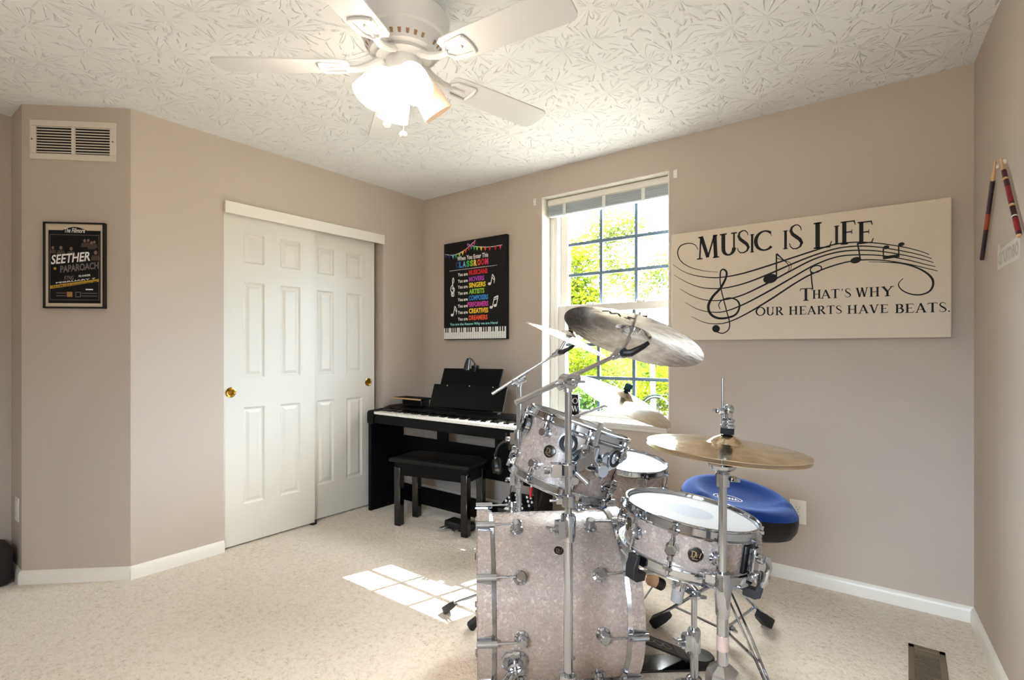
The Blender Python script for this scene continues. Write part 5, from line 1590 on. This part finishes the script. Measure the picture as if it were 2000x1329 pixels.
q.add(vs, [(k * NS + i, k * NS + (i + 1) % NS, (k + 1) * NS + (i + 1) % NS, (k + 1) * NS + i) for k in range(n_ - 1) for i in range(NS)] + [((n_ - 1) * NS + i, (n_ - 1) * NS + (i + 1) % NS, n_ * NS) for i in range(NS)])
so = q.build('seat_top', velour, th, sharp=60)
q = MB()
cxo, cyo = -.045, -.005
S = [(cxo + .058 * cos(2 * pi * i / 36), cyo + .030 * sin(2 * pi * i / 36)) for i in range(37)]
def onseat(pts, wd):
    n0 = len(q.v); q.ribbon([(a, b, wd) for a, b in pts], Matrix.Identity(4), 0)
    for i in range(n0, len(q.v)): q.v[i] = MTh @ V((q.v[i].x, q.v[i].y, seat_top(q.v[i].x, q.v[i].y) + .0022))
onseat(S, .004)
for k in range(7):
    x = cxo - .038 + k * .0125
    onseat(smooth([(x - .006, cyo - .010), (x, cyo + .013), (x + .004, cyo - .012), (x + .007, cyo + .004)], 4), .003)
q.build('embroidered_emblem', print_white, so)

# ------------------------------------------------------------------ bass drum pedal
pd = thing('bass_drum_pedal', 'black bass drum pedal with a two-sided beater at the drum\'s right side', 'pedal', K(.56, 1.96, 0))
po = K(.452, 1.957, 0); pdv = (KX * .985 + KF * .05).normalized(); pn_ = pdv.cross(UP)
MPd = frame(po, UP, pdv)
MB().box((0, -.05, .002), (.30, .05, .012), MPd).build('base_plate', gloss_black, pd, bevel=.004)
q = MB().add([MPd @ V(p) for p in ((.03, -.040, .105), (.03, .040, .105), (.215, .044, .028), (.215, -.044, .028), (.03, -.040, .113), (.03, .040, .113), (.215, .044, .036), (.215, -.044, .036))], [(0, 1, 2, 3), (4, 7, 6, 5), (0, 4, 5, 1), (1, 5, 6, 2), (2, 6, 7, 3), (3, 7, 4, 0)])
fb = q.build('footboard', blackp, pd, bevel=.003)
Mfb = frame(MPd @ V((.03, 0, .1135)), (MPd.to_3x3() @ V((.077, 0, .185))).normalized(), pn_)
Mfb = Matrix.Translation(MPd @ V((.03, 0, .1136))) @ frame((0, 0, 0), MPd.to_3x3() @ V((.077, 0, .185)), MPd.to_3x3() @ V((.185, 0, -.077)))
q = MB()
for k in range(3):
    q.ribbon([(.040 + k * .036 + .016 * cos(2 * pi * i / 20), .016 * sin(2 * pi * i / 20) * (1 - .3 * cos(2 * pi * i / 20)), .003) for i in range(21)], Mfb, .0008)
for k in range(3): q.ribbon([(.150 + k * .012, -.036, .0025), (.150 + k * .012, .036, .0025)], Mfb, .0008)
q.ribbon([(.195, -.042, .005), (.195, .042, .005)], Mfb, .0008)
q.build('footboard_trim', chrome_s, fb)
MB().lathe([(.05, .012), (.05, .030), (.044, .036), (.0001, .036)], Matrix.Translation(MPd @ V((.262, 0, 0))), 28).build('heel_plate', blackp, pd)
for s_ in (-1, 1):
    MB().box((-.012, s_ * .048 - .008, .01), (.018, s_ * .048 + .008, .20), MPd).build('frame_post', gloss_black, pd, bevel=.004)
MB().cyl(MPd @ V((.003, -.055, .195)), MPd @ V((.003, .055, .195)), .008, seg=16).build('axle', chrome, pd)
bh = MPd @ V((.090, 0, .315)); b0 = MPd @ V((.003, 0, .195))
MB().cyl(b0, b0 + (bh - b0) * .95, .0035, seg=10).build('beater_shaft', chrome, pd)
Mbh = frame(bh, (pdv * .85 + UP * -.40).normalized())
MB().lathe([(.0001, -.034), (.018, -.033), (.022, -.026), (.022, .0)], Mbh, 26).build('beater_felt', mat('tan_beater_felt', (196, 160, 126), .9), pd)
MB().lathe([(.022, .0), (.022, .026), (.017, .033), (.0001, .034)], Mbh, 26).build('beater_plastic', blackp, pd)
MB().tube([MPd @ V((.02, 0, .185)), MPd @ V((.03, 0, .15)), MPd @ V((.035, 0, .113))], .005, 8).build('chain', chrome_s, pd)

# ------------------------------------------------------------------ outdoors
lawn = mat('dry_lawn', (122, 118, 108), .95, bump=(8, .4, 4))
gm = MB().box((-40, -40, -.62), (40, 60, -.60)).build('ground', lawn); gm['kind'] = 'structure'
leafA = leaf_mat('yellow_green_leaves', (36, 54, 12), (98, 106, 20)); leafB = leaf_mat('deep_green_leaves', (28, 48, 22), (66, 88, 28)); leafC = leaf_mat('pale_leaves', (50, 66, 32), (104, 110, 40))
bark = mat('grey_brown_bark', (78, 74, 66), .9)
rnd = random.Random(7)
def crown(blobs, n, size, m, root):
    q = MB()
    tot = sum(b[1] ** 2 for b in blobs)
    for c, r, sq in blobs:
        for _ in range(int(n * r * r / tot)):
            d = V((rnd.gauss(0, 1), rnd.gauss(0, 1), rnd.gauss(0, 1))).normalized()
            p = V(c) + V((d.x, d.y, d.z * sq)) * r * rnd.random() ** .45
            x = V((rnd.gauss(0, 1), rnd.gauss(0, 1), rnd.gauss(0, .6))).normalized(); y = x.orthogonal().normalized()
            y = (y * cos(rnd.random() * 6.28) + x.cross(y) * sin(rnd.random() * 6.28)).normalized()
            L = size * rnd.uniform(.7, 1.3)
            q.add([p - x * L * .5, p + y * L * .24, p + x * L * .5, p - y * L * .24], [(0, 1, 2, 3)])
    return q.build('foliage', m, root)
def tree(name, label, base, blobs, n, size, m, branches, group='trees outside the window', cat='tree'):
    t = thing(name, label, cat, base, group)
    q = MB()
    for pts, r in branches: q.tube([V(p) for p in pts], [r * (1 - .7 * i / (len(pts) - 1)) for i in range(len(pts))], 8)
    if branches: q.build('trunk', bark, t)
    crown(blobs, n, size, m, t)
g0 = -.6
def out(x, y, f): return at(x, y, f)
# left leafy tree
b1 = out(1110, 560, 11.5); b1.z = g0
tree('leafy_tree', 'yellow-green leafy tree seen through the left panes of the upper sash', b1,
     [(out(1122, 560, 11.5), .75, 1.0), (out(1085, 600, 11.3), .95, .8), (out(1135, 500, 11.6), .5, .9), (out(1150, 590, 11.5), .45, .8)], 6500, .10, leafA,
     [([b1, out(1100, 640, 11.5), out(1118, 560, 11.5), out(1130, 500, 11.6)], .09), ([out(1105, 620, 11.5), out(1150, 585, 11.5)], .04)])
# bare-branched tree in the middle
b2 = out(1278, 700, 9.2); b2.z = g0
tree('spreading_tree', 'sparse tree with dark slanting branches in the middle panes of the upper sash', b2,
     [(out(1195, 440, 9.4), .50, .8), (out(1170, 470, 9.4), .42, .8), (out(1240, 450, 9.4), .36, .8), (out(1200, 520, 9.5), .5, .7), (out(1240, 560, 9.4), .5, .7), (out(1290, 530, 9.3), .4, .8)], 4200, .075, leafC,
     [([b2, out(1272, 600, 9.2), out(1262, 560, 9.2), out(1245, 525, 9.25), out(1220, 480, 9.3), out(1203, 458, 9.4)], .055),
      ([out(1262, 560, 9.2), out(1275, 520, 9.2), out(1278, 450, 9.2), out(1284, 398, 9.2)], .032),
      ([out(1230, 590, 9.2), out(1212, 566, 9.2), out(1190, 556, 9.2), out(1172, 550, 9.2)], .025), ([out(1272, 600, 9.2), out(1230, 590, 9.2)], .03),
      ([out(1203, 458, 9.4), out(1185, 466, 9.4), out(1172, 482, 9.4)], .016), ([out(1222, 478, 9.3), out(1240, 462, 9.3)], .016), ([out(1276, 600, 9.2), out(1290, 570, 9.2), out(1298, 545, 9.2)], .02)])
# hedge line
for k, (x, y, f, r, mm, lab) in enumerate([(1112, 692, 14.0, 1.05, leafA, 'bright yellow-green shrub at the left of the lower sash'), (1180, 712, 16.8, 1.2, leafC, 'pale green shrub behind the ride cymbal'), (1252, 700, 20.0, 2.0, leafA, 'yellow-green shrub under the large crash cymbal'), (1300, 690, 13.2, 1.0, leafC, 'broad green shrub at the right edge of the window'), (1285, 755, 11.0, .55, leafA, 'low bright yellow shrub in the bottom right pane'), (1140, 782, 10.5, .42, leafB, 'low dark green shrub near the ground at bottom left pane')]):
    c = out(x, y, f); base = V((c.x, c.y, g0))
    tree('garden_shrub', lab, base, [(c, r, .85), (c + V((.3, .1, -.4)), r * .7, .8), (c + V((-.35, 0, -.35)), r * .7, .8)], int(4200 * r), .10, mm,
         [([base, c - UP * .2, c + UP * .2 * r], .05)], 'shrubs beyond the window', 'shrub')
# unseen tree added outside to block sun from the lower sash
cen = V((-1.52, YW + .12, 1.10))
perp = (UP - SUN * UP.dot(SUN)).normalized()
pc0 = cen + SUN * 5.0 - perp * (1.25 - .20)
b3 = V((pc0.x + .5, pc0.y + 1.0, g0))
tree('added_shade_tree', 'dense unseen tree added above the window to keep sun off the lower sash', b3, [(pc0, 1.25, 1)], 9500, .17, leafB,
     [([b3, b3 + UP * 2.5, pc0 + V((.3, .6, -.6)), pc0], .12)])
